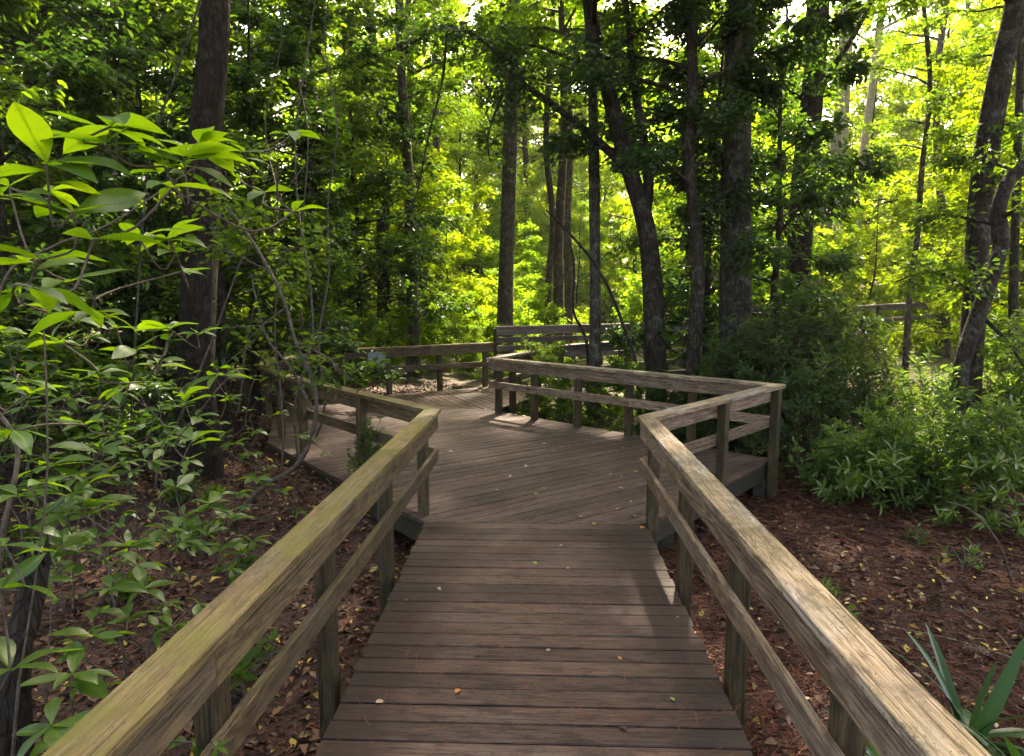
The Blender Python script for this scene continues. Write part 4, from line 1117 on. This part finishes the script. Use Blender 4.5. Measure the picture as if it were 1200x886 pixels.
# ------------------------------------------------------------------ litter
def litter():
    rs = np.random.RandomState(9)
    n = 120000
    x = rs.uniform(-10, 10, n); yy = .3 + 14.5 * rs.rand(n) ** 1.35
    keep = ~((np.abs(x) < .9) & (yy < 5.4))
    keep &= ~((x > 0) & (rs.rand(n) < .35))
    x, yy = x[keep], yy[keep]; n = len(x)
    pos = np.stack([x, yy, gz(x, yy) + rs.uniform(.004, .035, n)], 1)
    a = rs.rand(n) * 6.28
    d = np.stack([np.cos(a), np.sin(a), rs.normal(0, .28, n)], 1)
    L = rs.uniform(.03, .085, n) * np.where(rs.rand(n) < .1, 1.5, 1.0)
    V, F, k = leaf_cloud(rs, pos, d, L, L * rs.uniform(.4, .65, n), False, 1.1, .2)
    tag(link('leaf_litter', np_mesh('leaf_litter', V, F, k), M['litter']), 'carpet of curled brown fallen leaves on the forest floor', 'leaf litter', kind='stuff')
    n = 110000
    x = .9 + 6.5 * rs.rand(n) ** 1.2; yy = .4 + 9.5 * rs.rand(n) ** 1.2
    m = rs.rand(n) < .14; x[m] = -x[m] * .55 - .4
    a = rs.rand(n) * 6.28; L = rs.uniform(.08, .18, n)
    p = np.stack([x, yy, gz(x, yy) + rs.uniform(.004, .04, n)], 1)
    d = np.stack([np.cos(a), np.sin(a), rs.normal(0, .16, n)], 1); s = np.stack([-np.sin(a), np.cos(a), rs.normal(0, .5, n)], 1) * .0016
    V = np.stack([p - s, p + s, p + d * L[:, None] + s * .5 + np.array([0, 0, -.004]), p + d * L[:, None] - s * .5], 1).reshape(-1, 3)
    F = np.arange(n * 4).reshape(-1, 4)
    tag(link('pine_straw', np_mesh('pine_straw', V, F, 4), M['straw']), 'red-brown pine straw strewn over the ground by the path', 'pine straw', kind='stuff')
    # needles lying on the boards
    n = 700
    x = np.where(rs.rand(n) < .6, np.sign(rs.randn(n)) * rs.uniform(.55, .92, n), rs.uniform(-.9, .9, n)); yy = 2.2 + 3.6 * rs.rand(n) ** 1.4
    cl = rs.randint(0, 40, n); cx = rs.uniform(-.9, .9, 40); cyy = rs.uniform(2.3, 5.2, 40)
    m = rs.rand(n) < .5; x[m] = np.clip(cx[cl[m]] + rs.normal(0, .05, m.sum()), -.92, .92); yy[m] = cyy[cl[m]] + rs.normal(0, .05, m.sum())
    a = rs.rand(n) * 6.28; L = rs.uniform(.05, .13, n)
    p = np.stack([x, yy, np.full(n, .006) + rs.rand(n) * .004], 1); d = np.stack([np.cos(a), np.sin(a), rs.normal(0, .02, n)], 1); s = np.stack([-np.sin(a), np.cos(a), np.zeros(n)], 1) * .0014
    V = np.stack([p - s, p + s, p + d * L[:, None] + s * .5, p + d * L[:, None] - s * .5], 1).reshape(-1, 3)
    tag(link('pine_needle_litter', np_mesh('pine_needle_litter', V, np.arange(n * 4).reshape(-1, 4), 4), M['straw']), 'thin rust-coloured pine needles lying on the path boards', 'pine needles', kind='stuff')
litter()
# single leaves on the boards
def fallen_mat(k, c):
    return simple_mat('fallen_leaf_%d' % k, tuple(q * .75 for q in c), c, 60, .6, .2)
FC = [('orange', (.42, .15, .03)), ('yellow', (.42, .33, .06)), ('green', (.17, .27, .03)), ('tan', (.36, .25, .15)), ('pale', (.55, .47, .40)), ('dark', (.03, .022, .018))]
FM = []
for k, (nm, c) in enumerate(FC):
    m = flat_leaf_mesh(60 + k, lambda t: .02 + .26 * math.sin(math.pi * t ** .9) ** .8, 5, .12, .35, .3); m.materials.append(fallen_mat(k, c)); FM.append((nm, m))
def fallen(px, py, kind, L=.055, plane=0.0):
    d = FW * FPX + RT * (px - 600) - UP * (py - 443)
    t = (plane - CAM_H) / d[2]; p = np.array([0, 0, CAM_H]) + d * t
    nm, me = FM[kind]
    o = link('fallen_leaf', me, None, None, (p[0], p[1], plane + .012)); o.rotation_euler = (rng.uniform(-.15, .15), rng.uniform(-.1, .1), rng.uniform(0, 6.28)); o.scale = (L, L, L)
    tag(o, 'small fallen %s leaf lying on the boardwalk planks' % nm, 'leaf', '%s leaves fallen on the boardwalk' % nm)
for px, py, k in [(560, 497, 2), (635, 521, 1), (646, 529, 2), (616, 546, 4), (635, 574, 0), (600, 558, 4), (626, 580, 1), (559, 548, 3), (692, 509, 0), (697, 507, 0), (727, 525, 0), (727, 560, 0), (748, 554, 1), (725, 573, 3), (740, 588, 1), (727, 597, 3),
                  (745, 607, 0), (751, 621, 0), (695, 616, 1), (683, 607, 1), (695, 520, 3), (718, 556, 3), (705, 572, 5), (695, 590, 5), (606, 515, 5), (588, 522, 5), (612, 609, 5), (550, 593, 5), (559, 592, 3), (500, 593, 1), (610, 492, 0), (605, 487, 3), (612, 488, 4), (626, 507, 3),
                  (476, 706, 0), (534, 815, 0), (795, 566 + 160, 2), (625, 660, 2), (724, 772, 0), (790, 824, 2), (664, 668, 4), (607, 693, 5), (640, 765, 3), (557, 770, 5), (735, 858, 5), (815, 742, 0), (513, 690, 3), (440, 826, 3), (580, 575, 3), (655, 545, 3), (540, 510, 3), (525, 530, 4), (570, 480, 3), (520, 462, 3), (660, 640, 3)]:
    fallen(px, py, k, (.034 if py > 640 else .048) + rng.uniform(-.01, .02))

def cone(px, py, lab, s):
    d = FW * FPX + RT * (px - 600) - UP * (py - 443); t = (-.40 - CAM_H) / d[2]; p = np.array([0, 0, CAM_H]) + d * t
    f = foot(p[0], p[1]); root = tag(empty('pine_cone', (f[0], f[1], f[2] + .05), rng.uniform(0, 6)), lab, 'pine cone')
    g = Geo(); g.tube([(-.07 * s, 0, 0), (-.03 * s, 0, 0), (.03 * s, 0, 0), (.075 * s, 0, 0)], [.012 * s, .025 * s, .022 * s, .006 * s], 8); link('core', g.mesh('core'), M['cone'], root)
    V, F = [], []
    for i in range(70):
        t = i / 70; x = (-.07 + .14 * t) * s; r = (.018 + .026 * math.sin(math.pi * (.15 + .8 * t))) * s; a = i * 2.4
        c, q = math.cos(a), math.sin(a); b = len(V); w = .009 * s
        for dx, rr, ww in ((0, .3, .4), (.012 * s, 1, 1), (.018 * s, 1.12, .3)):
            for sg in (-1, 1): V.append((x + dx, c * r * rr - q * w * ww * sg, q * r * rr + c * w * ww * sg))
        F += [(b, b + 1, b + 3, b + 2), (b + 2, b + 3, b + 5, b + 4)]
    me = bpy.data.meshes.new('scales'); me.from_pydata(V, [], F); o = link('scales', me, M['cone'], root); o['kind'] = 'stuff'
cone(1143, 766, 'brown pine cone lying against the fallen stick', 1.0)
cone(1095, 716, 'weathered pine cone among the yellow fallen leaves', .9)
for k, (a, b, lab) in enumerate([((1035, 735), (1195, 770), 'long thin fallen stick lying on the pine straw'), ((1140, 722), (1187, 762), 'short fallen twig pointing at the pine cone'), ((330, 560), (390, 600), 'fallen twig on the brown leaves by the mossy railing')]):
    q = []
    for (px, py) in (a, ((a[0] + b[0]) / 2 + 6, (a[1] + b[1]) / 2 - 4), b):
        d = FW * FPX + RT * (px - 600) - UP * (py - 443); t = (-.38 - CAM_H) / d[2]; p = np.array([0, 0, CAM_H]) + d * t; p[2] = float(gz(p[0], p[1])) + .03; q.append(p)
    q = smooth_path(np.array(q), 10); f = q[0].copy(); g = Geo(); g.tube(q - f, np.linspace(.011, .005, 10), 6, .15, k)
    tag(link('fallen_stick', g.mesh('stick'), M['dead_wood'], None, tuple(f)), lab, 'stick')
# yellow leaves fallen on the straw to the right
rr = random.Random(3)
hubs = [(rr.uniform(1.6, 4.2), rr.uniform(3.2, 5.8)) for _ in range(9)]
for k in range(140):
    h = rr.choice(hubs); x = max(1.25, h[0] + rr.gauss(0, .38)); y = h[1] + rr.gauss(0, .32)
    o = link('fallen_leaf', FM[1 if rr.random() < .75 else 3][1], None, None, (x, y, float(gz(x, y)) + .045)); L = rr.uniform(.025, .06); o.scale = (L, L * rr.uniform(.6, 1), L)
    o.rotation_euler = (rr.uniform(-.3, .3), rr.uniform(-.3, .3), rr.uniform(0, 6.28))
    tag(o, 'small yellowed leaf fallen on the red pine straw', 'leaf', 'yellowed leaves fallen on the pine straw')

# ------------------------------------------------------------------ moist air
def haze(density):
    bm = bmesh.new(); bmesh.ops.create_cube(bm, size=1.0)
    bmesh.ops.scale(bm, vec=(330, 330, 36), verts=bm.verts); bmesh.ops.translate(bm, vec=(0, 0, 16.4), verts=bm.verts)
    me = bpy.data.meshes.new('haze'); bm.to_mesh(me); bm.free()
    m, nt, out = new_mat('moist_air'); n = N(nt)
    v = n.node('ShaderNodeVolumePrincipled'); v.inputs['Density'].default_value = density; v.inputs['Color'].default_value = (.95, .96, .93, 1); v.inputs['Anisotropy'].default_value = .35
    nt.links.new(v.outputs[0], out.inputs['Volume'])
    tag(link('haze', me, m), 'thin moist air hanging through the woods', 'haze', kind='stuff')
haze(0.0004)
